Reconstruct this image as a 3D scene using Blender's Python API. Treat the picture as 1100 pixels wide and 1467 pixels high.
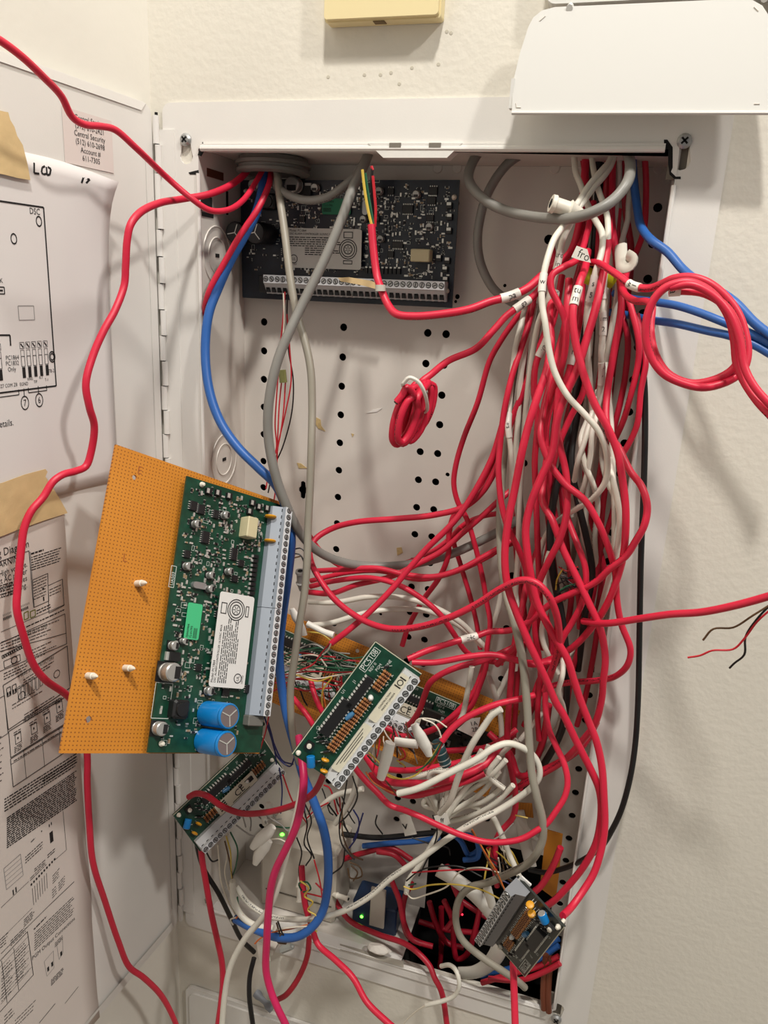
import bpy, bmesh, math, random
from mathutils import Vector, Matrix, Euler
from mathutils.geometry import tessellate_polygon

# ------------------------------------------------------------------ scene, camera, light, exposure
for o in list(bpy.data.objects): bpy.data.objects.remove(o)
SC = bpy.context.scene
COL = SC.collection
Z0 = 1.5                                   # height of the top edge of the cabinet opening above the floor
FPX = 1094.17
CAM = Vector((0.3234, -0.5643, Z0 - 0.0943))
CROT = Euler((math.radians(73.609), math.radians(-2.847), math.radians(16.918)), 'XYZ')
cd = bpy.data.cameras.new('camera'); cam = bpy.data.objects.new('camera', cd); COL.objects.link(cam)
cd.sensor_fit = 'HORIZONTAL'; cd.sensor_width = 36.0; cd.lens = FPX / 1100.0 * 36.0; cd.clip_start = 0.01
cam.location = CAM; cam.rotation_euler = CROT; SC.camera = cam

w = bpy.data.worlds.new('world'); SC.world = w; w.use_nodes = True
w.node_tree.nodes['Background'].inputs[0].default_value = (1.0, 0.97, 0.94, 1)
w.node_tree.nodes['Background'].inputs[1].default_value = 0.20

def area(name, loc, target, size, power, col):
    l = bpy.data.lights.new(name, 'AREA'); l.shape = 'DISK'; l.size = size; l.energy = power; l.color = col
    o = bpy.data.objects.new(name, l); COL.objects.link(o); o.location = loc
    o.rotation_euler = (Vector(target) - Vector(loc)).to_track_quat('-Z', 'Y').to_euler()
area('ceiling_lamp_over_cabinet', (0.38, -0.74, Z0 + 1.30), (0.17, 0, Z0 - 0.3), 0.11, 19.5, (1.0, 0.955, 0.895))
area('ceiling_lamp_to_the_right', (1.45, -0.85, Z0 + 1.28), (0.0, -0.05, Z0 - 0.3), 0.14, 16.5, (1.0, 0.955, 0.895))
vs = SC.view_settings
vs.view_transform = 'Standard'; vs.look = 'None'; vs.gamma = 1.0; vs.use_curve_mapping = False
vs.exposure = 0.13

R = CROT.to_matrix()
def ray(x, y): return R @ Vector(((x - 550) / FPX, -(y - 733.5) / FPX, -1.0))
def at(x, y, Y=0.0):
    """point seen at photo pixel (x, y) on the plane Y (0 = face of the wall, positive = inside the cabinet)"""
    d = ray(x, y); return CAM + d * ((Y - CAM.y) / d.y)
def onplane(x, y, o, n):
    d = ray(x, y); return CAM + d * (n.dot(o - CAM) / n.dot(d))
def depth(p): return (R.transposed() @ (p - CAM)).z * -1
rnd = random.Random(7)

# ------------------------------------------------------------------ materials
def lin(c): return tuple((x / 255 / 12.92 if x / 255 <= .04045 else ((x / 255 + .055) / 1.055) ** 2.4) for x in c)
MATS = {}
def mat(name, rgb, rough=.5, metal=0., bump=0., bscale=300., mott=0., mscale=20., spec=.5, emit=None, trans=0.):
    if name in MATS: return MATS[name]
    m = bpy.data.materials.new(name); m.use_nodes = True; nt = m.node_tree; b = nt.nodes['Principled BSDF']
    c = lin(rgb); b.inputs['Base Color'].default_value = (*c, 1)
    b.inputs['Roughness'].default_value = rough; b.inputs['Metallic'].default_value = metal
    b.inputs['Specular IOR Level'].default_value = spec
    if trans: b.inputs['Transmission Weight'].default_value = trans
    tc = nt.nodes.new('ShaderNodeTexCoord')
    if mott:
        n = nt.nodes.new('ShaderNodeTexNoise'); n.inputs['Scale'].default_value = mscale; n.inputs['Detail'].default_value = 4
        nt.links.new(tc.outputs['Object'], n.inputs['Vector'])
        r = nt.nodes.new('ShaderNodeValToRGB'); e = r.color_ramp.elements
        e[0].position = .3; e[1].position = .7
        e[0].color = (*[x * (1 - mott) for x in c], 1); e[1].color = (*[min(1, x * (1 + mott)) for x in c], 1)
        nt.links.new(n.outputs['Fac'], r.inputs['Fac']); nt.links.new(r.outputs['Color'], b.inputs['Base Color'])
    if bump:
        n2 = nt.nodes.new('ShaderNodeTexNoise'); n2.inputs['Scale'].default_value = bscale; n2.inputs['Detail'].default_value = 3
        nt.links.new(tc.outputs['Object'], n2.inputs['Vector'])
        bp = nt.nodes.new('ShaderNodeBump'); bp.inputs['Strength'].default_value = bump; bp.inputs['Distance'].default_value = .002
        nt.links.new(n2.outputs['Fac'], bp.inputs['Height']); nt.links.new(bp.outputs['Normal'], b.inputs['Normal'])
    if emit:
        b.inputs['Emission Color'].default_value = (*lin(rgb), 1); b.inputs['Emission Strength'].default_value = emit
    MATS[name] = m; return m

def jacket(name, rgb, rough=.42, ink=(20, 10, 15), amount=.5):
    """cable jacket: plain plastic with a broken line of tiny printed marks along one side (UV: u = metres, v = around)"""
    m = bpy.data.materials.new(name); m.use_nodes = True; nt = m.node_tree; b = nt.nodes['Principled BSDF']
    b.inputs['Roughness'].default_value = rough
    N = nt.nodes.new; L = nt.links.new
    uv = N('ShaderNodeUVMap'); uv.uv_map = 'UVMap'
    sx = N('ShaderNodeSeparateXYZ'); L(uv.outputs['UV'], sx.inputs[0])
    def math_(op, a, bb=None):
        n = N('ShaderNodeMath'); n.operation = op
        for i, x in enumerate((a, bb)):
            if x is None: continue
            if isinstance(x, (int, float)): n.inputs[i].default_value = x
            else: L(x, n.inputs[i])
        return n.outputs[0]
    band = math_('LESS_THAN', math_('ABSOLUTE', math_('SUBTRACT', sx.outputs[1], .5)), .055)
    cmb = N('ShaderNodeCombineXYZ'); L(math_('MULTIPLY', sx.outputs[0], 900.), cmb.inputs[0]); L(math_('MULTIPLY', sx.outputs[1], 22.), cmb.inputs[1])
    nz = N('ShaderNodeTexNoise'); nz.inputs['Scale'].default_value = 1.0; nz.inputs['Detail'].default_value = 1; L(cmb.outputs[0], nz.inputs['Vector'])
    n3 = N('ShaderNodeTexNoise'); n3.noise_dimensions = '1D'; n3.inputs['Scale'].default_value = 14.; n3.inputs['Detail'].default_value = 0; L(sx.outputs[0], n3.inputs['W'])
    mk = math_('MULTIPLY', math_('MULTIPLY', band, math_('GREATER_THAN', nz.outputs[0], .5)), math_('GREATER_THAN', n3.outputs[0], amount))
    tc = N('ShaderNodeTexCoord'); n4 = N('ShaderNodeTexNoise'); n4.inputs['Scale'].default_value = 35.; L(tc.outputs['Object'], n4.inputs['Vector'])
    c = lin(rgb)
    rp = N('ShaderNodeValToRGB'); rp.color_ramp.elements[0].color = (*[x * .82 for x in c], 1); rp.color_ramp.elements[1].color = (*[min(1, x * 1.12) for x in c], 1)
    L(n4.outputs['Fac'], rp.inputs[0])
    mx = N('ShaderNodeMix'); mx.data_type = 'RGBA'; L(math_('MULTIPLY', mk, .85), mx.inputs[0]); L(rp.outputs[0], mx.inputs[6]); mx.inputs[7].default_value = (*lin(ink), 1)
    L(mx.outputs[2], b.inputs['Base Color'])
    MATS[name] = m; return m

def perf_mat():
    m = bpy.data.materials.new('perfboard_amber'); m.use_nodes = True; nt = m.node_tree; b = nt.nodes['Principled BSDF']
    N = nt.nodes.new; L = nt.links.new
    b.inputs['Roughness'].default_value = .5
    tc = N('ShaderNodeTexCoord'); mp = N('ShaderNodeVectorMath'); mp.operation = 'MULTIPLY'; mp.inputs[1].default_value = (1 / .00254,) * 3; L(tc.outputs['Object'], mp.inputs[0])
    fr = N('ShaderNodeVectorMath'); fr.operation = 'FRACTION'; L(mp.outputs[0], fr.inputs[0])
    sb = N('ShaderNodeVectorMath'); sb.operation = 'SUBTRACT'; sb.inputs[1].default_value = (.5, .5, .5); L(fr.outputs[0], sb.inputs[0])
    ml = N('ShaderNodeVectorMath'); ml.operation = 'MULTIPLY'; ml.inputs[1].default_value = (1, 1, 0); L(sb.outputs[0], ml.inputs[0])
    ln = N('ShaderNodeVectorMath'); ln.operation = 'LENGTH'; L(ml.outputs[0], ln.inputs[0])
    lt = N('ShaderNodeMath'); lt.operation = 'LESS_THAN'; lt.inputs[1].default_value = .19; L(ln.outputs['Value'], lt.inputs[0])
    nz = N('ShaderNodeTexNoise'); nz.inputs['Scale'].default_value = 18.; L(tc.outputs['Object'], nz.inputs['Vector'])
    rp = N('ShaderNodeValToRGB'); rp.color_ramp.elements[0].color = (*lin((190, 118, 30)), 1); rp.color_ramp.elements[1].color = (*lin((212, 140, 46)), 1); L(nz.outputs['Fac'], rp.inputs[0])
    mx = N('ShaderNodeMix'); mx.data_type = 'RGBA'; L(lt.outputs[0], mx.inputs[0]); L(rp.outputs[0], mx.inputs[6]); mx.inputs[7].default_value = (*lin((142, 82, 20)), 1)
    L(mx.outputs[2], b.inputs['Base Color'])
    bp = N('ShaderNodeBump'); bp.invert = True; bp.inputs['Strength'].default_value = .5; bp.inputs['Distance'].default_value = .0006; L(lt.outputs[0], bp.inputs['Height']); L(bp.outputs[0], b.inputs['Normal'])
    MATS['perf'] = m; return m

def wall_mat(name, rgb, strength, rgb2=None):
    m = bpy.data.materials.new(name); m.use_nodes = True; nt = m.node_tree; b = nt.nodes['Principled BSDF']; N = nt.nodes.new; L = nt.links.new
    b.inputs['Roughness'].default_value = .6
    tc = N('ShaderNodeTexCoord')
    n1 = N('ShaderNodeTexNoise'); n1.inputs['Scale'].default_value = 5.; n1.inputs['Detail'].default_value = 5; L(tc.outputs['Object'], n1.inputs['Vector'])
    rp = N('ShaderNodeValToRGB'); rp.color_ramp.elements[0].position = .35; rp.color_ramp.elements[1].position = .65
    rp.color_ramp.elements[0].color = (*[x * .94 for x in lin(rgb)], 1); rp.color_ramp.elements[1].color = (*lin(rgb), 1); L(n1.outputs['Fac'], rp.inputs[0])
    L(rp.outputs[0], b.inputs['Base Color'])
    n2 = N('ShaderNodeTexNoise'); n2.inputs['Scale'].default_value = 190.; n2.inputs['Detail'].default_value = 2.5; L(tc.outputs['Object'], n2.inputs['Vector'])
    bp = N('ShaderNodeBump'); bp.inputs['Strength'].default_value = strength; bp.inputs['Distance'].default_value = .004; L(n2.outputs['Fac'], bp.inputs['Height']); L(bp.outputs[0], b.inputs['Normal'])
    MATS[name] = m; return m

WALL = wall_mat('cream_textured_paint', (226, 221, 208), .10)
WALL2 = wall_mat('cream_smooth_paint', (232, 228, 217), .05)
STEEL = mat('white_powder_coat', (227, 224, 218), .38, bump=.03, bscale=900, mott=.03, mscale=12)
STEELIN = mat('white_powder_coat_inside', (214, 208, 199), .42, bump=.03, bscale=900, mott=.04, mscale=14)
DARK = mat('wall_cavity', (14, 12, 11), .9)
BLACK = mat('black_plastic', (18, 18, 19), .4)
CHIP = mat('chip_black', (24, 24, 25), .45)
SILVER = mat('solder_silver', (214, 214, 208), .32, .55)
ZINC = mat('zinc_screw', (172, 173, 172), .38, .7)
PCBG = mat('pcb_green', (17, 62, 45), .32, mott=.3, mscale=160)
PCBD = mat('pcb_dark_green', (26, 62, 46), .35, mott=.3, mscale=160)
PCBB = mat('pcb_blue_black', (12, 24, 40), .35, mott=.3, mscale=160)
PCBK = mat('pcb_black_green', (22, 28, 24), .3, mott=.3, mscale=160)
TERM = mat('terminal_grey_plastic', (150, 158, 168), .42)  # grey plastic, darkened so sloped faces look shaded
TERMLIT = mat('terminal_lit_top', (214, 216, 218), .45)  # screw-row tops whitened in colour to look lit
TERM2 = mat('terminal_pale_plastic', (196, 198, 198), .42)
SILK = mat('silkscreen', (205, 212, 205), .6)
PAPER = mat('paper', (226, 221, 218), .75)
PAPER2 = mat('label_paper', (220, 210, 202), .75)
PINKP = mat('sticker_paper', (224, 212, 206), .6)
INK = mat('ink', (22, 20, 22), .7)
GINK = mat('grey_ink', (150, 146, 144), .7)
TAPE = mat('masking_tape', (216, 188, 138), .65, bump=.2, bscale=120, mott=.08, mscale=60)
LBLW = mat('white_label', (222, 221, 217), .45)
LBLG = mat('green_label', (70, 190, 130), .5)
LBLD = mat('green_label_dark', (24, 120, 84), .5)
LBLB = mat('cream_label', (214, 208, 186), .5)
NYL = mat('nylon_white', (226, 220, 205), .4)
NYLT = mat('nylon_translucent', (200, 196, 184), .35)
SLEEVE = mat('white_sleeve', (226, 222, 212), .45)
BLUECAP = mat('blue_capacitor', (14, 120, 190), .3)
BLKCAP = mat('black_capacitor', (20, 20, 24), .35)
ALU = mat('capacitor_top', (176, 176, 172), .35, .5)
CAPBR = mat('capacitor_grey_top', (120, 108, 108), .45, .2)
YEL = mat('yellow_disc', (214, 150, 24), .4)
RELAY = mat('relay_cream', (204, 194, 156), .45)
TAN = mat('resistor_tan', (164, 110, 62), .45, mott=.2, mscale=900)
BAND = mat('resistor_band', (92, 44, 22), .5)
TEAL = mat('teal_component', (40, 78, 84), .4)
BLUEC = mat('blue_component', (66, 118, 158), .35)
COPPER = mat('brown_copper', (120, 66, 46), .4, .4)
GREYPL = mat('grey_pvc', (112, 110, 104), .5)
BOXW = mat('white_module_plastic', (190, 182, 168), .5)
BLUEM = mat('dark_blue_module', (16, 44, 78), .35)
BEIGE = mat('aged_beige_plastic', (228, 212, 164), .5)
FLAPM = mat('white_cover_plastic', (216, 215, 210), .45)
LEDG = mat('led_green', (90, 255, 60), .4, emit=6.0)
LEDR_REFL = mat('led_red_reflection', (255, 40, 60), .4, emit=3.0)  # emission imitates the reflection of a red LED
YGT = mat('yellow_green_tape', (190, 196, 20), .5)
PERF = perf_mat()
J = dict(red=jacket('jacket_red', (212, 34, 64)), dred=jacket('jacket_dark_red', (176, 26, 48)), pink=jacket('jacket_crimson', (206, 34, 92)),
         white=jacket('jacket_white', (226, 222, 208), ink=(40, 40, 44)), grey=jacket('jacket_grey', (132, 130, 124), ink=(50, 50, 50)),
         lgrey=jacket('jacket_beige_grey', (152, 146, 132), ink=(60, 56, 52)), blue=jacket('jacket_blue', (44, 98, 172), ink=(14, 30, 70)),
         black=jacket('jacket_black', (24, 23, 23), ink=(60, 60, 60), amount=.9))
TH = dict(tred=mat('conductor_red', (190, 30, 44), .45), twhite=mat('conductor_white', (222, 214, 196), .45), tgreen=mat('conductor_green', (30, 92, 62), .45),
          tyellow=mat('conductor_yellow', (206, 176, 70), .45), tblack=mat('conductor_black', (20, 19, 20), .45), tbrown=mat('conductor_brown', (96, 70, 44), .5),
          tblue=mat('conductor_navy', (30, 36, 96), .45), torange=mat('conductor_orange', (206, 104, 40), .45), tgrey=mat('conductor_grey', (150, 146, 140), .5), tcopper=COPPER)

# ------------------------------------------------------------------ mesh helpers
class MB:
    def __init__(s): s.v = []; s.f = []; s.m = []; s.uv = {}; s.k = 0
    def face(s, idx): s.f.append(tuple(idx)); s.m.append(s.k)
    def add(s, vs, fs):
        b = len(s.v); s.v += [Vector(x) for x in vs]
        for f in fs: s.face([i + b for i in f])
        return b
    def box(s, c, sz, fr=None, bev=0.):
        c = Vector(c); x, y, z = [a / 2 for a in sz]
        if bev > 0:
            pr = [(-x + bev, -y), (x - bev, -y), (x, -y + bev), (x, y - bev), (x - bev, y), (-x + bev, y), (-x, y - bev), (-x, -y + bev)]
            b2 = bev * .9
            ps = [Vector((a * (1 - 0), b, -z)) for a, b in pr] + [Vector((a, b, z - b2)) for a, b in pr] + [Vector((a * (x - b2) / x, b * (y - b2) / y, z)) for a, b in pr]
            fs = [tuple(range(7, -1, -1)), tuple(range(16, 24))]
            for r in (0, 8):
                for i in range(8): fs.append((r + i, r + (i + 1) % 8, r + 8 + (i + 1) % 8, r + 8 + i))
        else:
            ps = [Vector((a, b, d)) for d in (-z, z) for a, b in ((-x, -y), (x, -y), (x, y), (-x, y))]
            fs = [(3, 2, 1, 0), (4, 5, 6, 7), (0, 1, 5, 4), (1, 2, 6, 5), (2, 3, 7, 6), (3, 0, 4, 7)]
        if fr: ps = [fr @ p for p in ps]
        s.add([p + c for p in ps], fs)
    def cyl(s, p0, p1, r0, r1=None, n=12, cap0=True, cap1=True):
        p0 = Vector(p0); p1 = Vector(p1); r1 = r0 if r1 is None else r1
        d = (p1 - p0).normalized(); a = d.orthogonal().normalized(); b = d.cross(a)
        vs = [p + (a * math.cos(2 * math.pi * i / n) + b * math.sin(2 * math.pi * i / n)) * r for p, r in ((p0, r0), (p1, r1)) for i in range(n)]
        fs = [(i, (i + 1) % n, n + (i + 1) % n, n + i) for i in range(n)]
        if cap0: fs.append(tuple(range(n - 1, -1, -1)))
        if cap1: fs.append(tuple(range(n, 2 * n)))
        s.add(vs, fs)
    def lathe(s, p0, d, prof, n=16):
        """prof: list of (distance along d, radius)"""
        p0 = Vector(p0); d = Vector(d).normalized(); a = d.orthogonal().normalized(); b = d.cross(a)
        vs = [p0 + d * t + (a * math.cos(2 * math.pi * i / n) + b * math.sin(2 * math.pi * i / n)) * r for t, r in prof for i in range(n)]
        fs = []
        for k in range(len(prof) - 1):
            for i in range(n): fs.append((k * n + i, k * n + (i + 1) % n, (k + 1) * n + (i + 1) % n, (k + 1) * n + i))
        if prof[0][1] > 0: fs.append(tuple(range(n - 1, -1, -1)))
        if prof[-1][1] > 0: fs.append(tuple(range((len(prof) - 1) * n, len(prof) * n)))
        s.add(vs, fs)
    def tube(s, path, rad, n=8, flat=None):
        P = [Vector(p) for p in path]; m = len(P)
        rr = rad if isinstance(rad, (list, tuple)) else [rad] * m
        T = [(P[min(i + 1, m - 1)] - P[max(i - 1, 0)]).normalized() for i in range(m)]
        a = T[0].cross(Vector((.13, 1, .21))).normalized(); b0 = len(s.v); L = 0.
        for i in range(m):
            a = (a - T[i] * a.dot(T[i])).normalized(); b = T[i].cross(a)
            if i: L += (P[i] - P[i - 1]).length
            for k in range(n):
                t = 2 * math.pi * k / n
                s.v.append(P[i] + (a * math.cos(t) + b * (math.sin(t) * (flat or 1))) * rr[i])
        L2 = [0.]
        for i in range(1, m): L2.append(L2[-1] + (P[i] - P[i - 1]).length)
        for i in range(m - 1):
            for k in range(n):
                s.uv[len(s.f)] = [(L2[i], k / n), (L2[i], (k + 1) / n), (L2[i + 1], (k + 1) / n), (L2[i + 1], k / n)]
                s.face((b0 + i * n + k, b0 + i * n + (k + 1) % n, b0 + (i + 1) * n + (k + 1) % n, b0 + (i + 1) * n + k))
        s.face(tuple(b0 + k for k in range(n - 1, -1, -1))); s.face(tuple(b0 + (m - 1) * n + k for k in range(n)))
    def prism(s, poly, O, ex, ey, en, t, holes=()):
        """polygon (with holes) in the plane O, ex, ey extruded by t along en"""
        loops = [[Vector((p[0], p[1], 0)) for p in lp] for lp in [poly] + list(holes)]
        tri = tessellate_polygon(loops); flat = [p for lp in loops for p in lp]; n = len(flat)
        W = lambda p, h: O + ex * p.x + ey * p.y + en * h
        b = len(s.v); s.v += [W(p, 0) for p in flat] + [W(p, t) for p in flat]
        for a, c, d in tri: s.face((b + a, b + c, b + d)); s.face((b + n + d, b + n + c, b + n + a))
        k = 0
        for lp in loops:
            for i in range(len(lp)):
                j = (i + 1) % len(lp); s.face((b + k + i, b + k + j, b + n + k + j, b + n + k + i))
            k += len(lp)
    def build(s, name, mats, parent=None, smooth=False, recalc=True):
        me = bpy.data.meshes.new(name); me.from_pydata([tuple(v) for v in s.v], [], s.f)
        if not isinstance(mats, (list, tuple)): mats = [mats]
        for m in mats: me.materials.append(m)
        me.polygons.foreach_set('material_index', s.m)
        if s.uv:
            ul = me.uv_layers.new(name='UVMap')
            for fi, uvs in s.uv.items():
                p = me.polygons[fi]
                for li, q in zip(p.loop_indices, uvs): ul.data[li].uv = q
        if recalc:
            bm = bmesh.new(); bm.from_mesh(me); bmesh.ops.recalc_face_normals(bm, faces=bm.faces); bm.to_mesh(me); bm.free()
        if smooth:
            me.polygons.foreach_set('use_smooth', [True] * len(me.polygons))
            try: me.set_sharp_from_angle(angle=math.radians(40))
            except Exception: pass
        me.update()
        o = bpy.data.objects.new(name, me); COL.objects.link(o)
        if parent: o.parent = parent
        return o
def tag(o, label=None, cat=None, group=None, kind=None):
    if label: o['label'] = label
    if cat: o['category'] = cat
    if group: o['group'] = group
    if kind: o['kind'] = kind
    return o
def thing(name, label, cat, loc=None, frame=None, group=None):
    o = bpy.data.objects.new(name, None); COL.objects.link(o); o.empty_display_size = .02
    if frame:
        O, u, v, n = frame; m = Matrix((u, v, n)).transposed().to_4x4(); m.translation = O; o.matrix_world = m
    elif loc is not None: o.location = loc
    return tag(o, label, cat, group)
def inst(src, parent, loc, rot=None):
    c = src.copy(); COL.objects.link(c); c.parent = parent; c.location = loc
    if rot is not None: c.rotation_euler = rot
    return c
X_, Y_, Z_ = Vector((1, 0, 0)), Vector((0, 1, 0)), Vector((0, 0, 1))
def circ(cx, cy, r, n=14, ry=None): return [(cx + r * math.cos(2 * math.pi * i / n), cy + (ry or r) * math.sin(2 * math.pi * i / n)) for i in range(n)]
def rrect(x0, y0, x1, y1, r, n=5):
    o = []
    for cx, cy, a in ((x1 - r, y1 - r, 0), (x0 + r, y1 - r, 90), (x0 + r, y0 + r, 180), (x1 - r, y0 + r, 270)):
        for i in range(n + 1):
            t = math.radians(a + 90 * i / n); o.append((cx + r * math.cos(t), cy + r * math.sin(t)))
    return o
TXT = {}
def textm(s, size):
    """flat outline of a line of lettering: verts (x, y) and faces"""
    k = s
    if k not in TXT:
        c = bpy.data.curves.new('lettering', 'FONT'); c.body = s; c.size = 1.0; c.resolution_u = 2; c.fill_mode = 'FRONT'
        o = bpy.data.objects.new('lettering', c); COL.objects.link(o)
        dg = bpy.context.evaluated_depsgraph_get(); me = bpy.data.meshes.new_from_object(o.evaluated_get(dg))
        TXT[k] = ([(v.co.x, v.co.y) for v in me.vertices], [tuple(p.vertices) for p in me.polygons])
        bpy.data.objects.remove(o); bpy.data.curves.remove(c); bpy.data.meshes.remove(me)
    v, f = TXT[k]
    return [(a * size, b * size) for a, b in v], f, (max(a for a, b in v) * size if v else 0)
def put_text(mb, s, size, fn, x=0., y=0., sx=1., align='L'):
    """fn maps (x, y) in metres to a 3D point"""
    v, f, wd = textm(s, size); o = {'L': 0, 'C': -wd * sx / 2, 'R': -wd * sx}[align]
    mb.add([fn(x + o + a * sx, y + b) for a, b in v], f)

# ------------------------------------------------------------------ the setting
W, H, D = .3442, .7111, .075
FR, ZT, ZB, XL = .0295, .0312, -.7400, -.0300
def P3(x, y, z): return Vector((x, y, z + Z0))
A5 = math.radians(5.0); A6 = math.radians(6.6)

b = MB()      # back wall, with the rough opening for the cabinet cut out
b.prism([(-.041, -Z0), (1.6, -Z0), (1.6, 1.3), (-.041, 1.3)], P3(0, .0002, 0), X_, Z_, Y_, .012, holes=[[(-.006, -H - .006), (W + .006, -H - .006), (W + .006, .006), (-.006, .006)]])
tag(b.build('wall_back', WALL), 'cream textured wall that the metal cabinet is set into', None, None, 'structure')
lw = Vector((-math.sin(A6), -math.cos(A6), 0)); ln_ = Vector((math.cos(A6), -math.sin(A6), 0))
b = MB(); b.prism([(-.012, -Z0), (1.7, -Z0), (1.7, 1.3), (-.012, 1.3)], P3(-.041, 0, 0), lw, Z_, -ln_, .02)
tag(b.build('wall_left', WALL2), 'smooth cream side wall behind the open cabinet door', None, None, 'structure')
b = MB(); b.box((.6, -.8, -.02), (2.6, 1.64, .04)); tag(b.build('floor', mat('floor_tan', (150, 132, 108), .6)), 'plain tan floor', None, None, 'structure')

# ------------------------------------------------------------------ cabinet
cab = thing('metal_cabinet', 'white recessed metal cabinet with perforated back panel, full of cables', 'cabinet', P3(W / 2, D, -H))
cab_o = cab.location.copy()
def kid(mb, name, mats, parent=cab, smooth=False, label=None):
    o = mb.build(name, mats, None, smooth); o.parent = parent; o.matrix_parent_inverse = Matrix.Translation(-cab_o) if parent is cab else Matrix.Identity(4)
    if label: o['label'] = label
    return o
def keyhole(cx, cz, r1=.0042, r2=.0055, d=.0115):
    """screw seat above, wider hole below"""
    o = []
    for i in range(7): t = math.radians(-30 + 240 * i / 6); o.append((cx + r1 * math.cos(t), cz + r1 * math.sin(t)))
    for i in range(9): t = math.radians(150 + 240 * i / 8); o.append((cx + r2 * math.cos(t), cz - d + r2 * math.sin(t)))
    return o
KH = []
for px, py, rev in ((268, 201, 0), (980, 203, 0), (797, 1457, 1)):
    q = at(px, py); KH.append((q.x, q.z - Z0, rev))
b = MB()
holes = [rrect(0, -H, W, 0, .0015, 2)] + [keyhole(x, z) if not r else [(a, 2 * z - c) for a, c in keyhole(x, z)] for x, z, r in KH]
b.prism(rrect(XL, ZB, W + FR, ZT, .007), P3(0, -.0014, 0), X_, Z_, Y_, .0014, holes=holes)
kid(b, 'flange', STEEL)
b = MB()        # rolled lip round the opening
lip = [P3(.0, -.002, -.018), P3(.0, -.002, -H + .004), P3(.004, -.002, -H), P3(W - .004, -.002, -H), P3(W, -.002, -H + .004), P3(W, -.002, -.022)]
b.tube(lip, .0016, 8); kid(b, 'opening_lip', STEEL, smooth=True)
b = MB(); b.box(P3(W / 2 - .003, .0035, .0005), (W - .011, .014, .004)); b.tube([P3(.003, -.0025, -.0006), P3(W - .0085, -.0025, -.0006)], .0022, 8)
kid(b, 'top_lip', STEEL, smooth=True)
b = MB(); b.box(P3(.1, .004, -H - .001), (.2, .011, .004)); b.box(P3(W / 2 + .02, -.0016, -H - .004), (W - .05, .0024, .012)); kid(b, 'bottom_lip', STEEL)
# notches at the top corners of the opening
def pxpoly(L, Y, t, name, m):
    q = [at(x, y, Y) for x, y in L]; b = MB(); b.prism([(p.x, p.z) for p in q], Vector((0, Y, 0)), X_, Z_, Y_, t); kid(b, name, m)
pxpoly([(951, 214), (951, 200), (956, 200), (963.6, 211), (963.6, 240), (961, 246), (968, 253), (975, 253), (975, 256.5), (966, 256.5), (959, 250), (957, 235), (957, 214)], -.0017, .0004, 'corner_notch', DARK)
pxpoly([(963.6, 211), (974, 207), (969, 253), (968, 253), (961, 246), (963.6, 240)], -.0018, .0006, 'corner_gusset', STEEL)
pxpoly([(283, 222), (290, 203), (294, 213), (288, 224)], -.0017, .0004, 'corner_notch', DARK)
pxpoly([(270, 247), (284, 243.5), (285, 250), (272, 250)], -.0017, .0004, 'corner_notch', DARK)
# back panel with its grid of round holes
def bx(px, py, Y=D): q = at(px, py, Y); return q.x, q.z - Z0
cols = [(.019, range(-4, 22)), (.0942, range(-4, 20)), (.1691, range(-4, 20)), (.1848, range(-4, 20)), (.2595, (4, 6, 8, 10, 12, 14, 16, 18)), (.338, range(-4, 22))]
HR = .0033
holes = []
for x, ks in cols:
    for k in ks:
        z = -.1291 - .0254 * k
        if -.685 < z < -.005 and not (x > .18 and z < -.60 and x < .33): holes.append(circ(x, z, HR, 12))
for px, py, r in ((786, 343, .0037), (723, 409, .0014), (655, 425, .002), (652.5, 432, .0013), (641, 680, .0019), (545, 880, .0016)):
    x, z = bx(px, py); holes.append(circ(x, z, r, 10))
kx, kz = bx(434, 702)
holes.append([(kx + a, kz + c) for a, c in ((-.0022, .0075), (0, .0087), (.0022, .0075), (.0026, .003), (.0042, .0015), (.0042, -.0015), (.0026, -.003), (.0022, -.0075), (0, -.0087), (-.0022, -.0075), (-.0026, -.003), (-.0042, -.0015), (-.0042, .0015), (-.0026, .003))])
b = MB(); b.prism([(0, -H), (.205, -H), (.205, -.612), (.331, -.612), (.331, -.700), (W, -.700), (W, 0), (0, 0)], P3(0, D, 0), X_, Z_, Y_, .0012, holes=holes)
kid(b, 'back_panel', STEELIN)
for s_, x in ((-1, 0.), (1, W)): b = MB(); b.box(P3(x + s_ * .0007, D / 2, -H / 2), (.0014, D, H)); kid(b, 'side_panel', STEELIN)
b = MB(); b.box(P3(W / 2, D / 2 + .004, .0008), (W, D - .008, .0014)); kid(b, 'top_panel', STEELIN)
b = MB(); b.box(P3(.1, D / 2, -H - .0008), (.2, D, .0014)); b.box(P3(.1, D / 2, -H + .0), (.004, D, .004)); kid(b, 'bottom_panel', STEELIN)
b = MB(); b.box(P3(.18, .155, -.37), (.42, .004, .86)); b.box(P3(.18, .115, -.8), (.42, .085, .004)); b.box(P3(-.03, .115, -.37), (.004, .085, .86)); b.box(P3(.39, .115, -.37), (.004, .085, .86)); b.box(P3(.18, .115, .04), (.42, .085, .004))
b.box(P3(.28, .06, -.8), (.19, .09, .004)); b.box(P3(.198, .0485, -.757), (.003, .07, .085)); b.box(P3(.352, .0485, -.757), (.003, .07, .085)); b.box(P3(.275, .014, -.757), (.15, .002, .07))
tag(b.build('wall_cavity', DARK), 'dark wall cavity showing through the cabinet cut-outs', None, None, 'structure')
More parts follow.
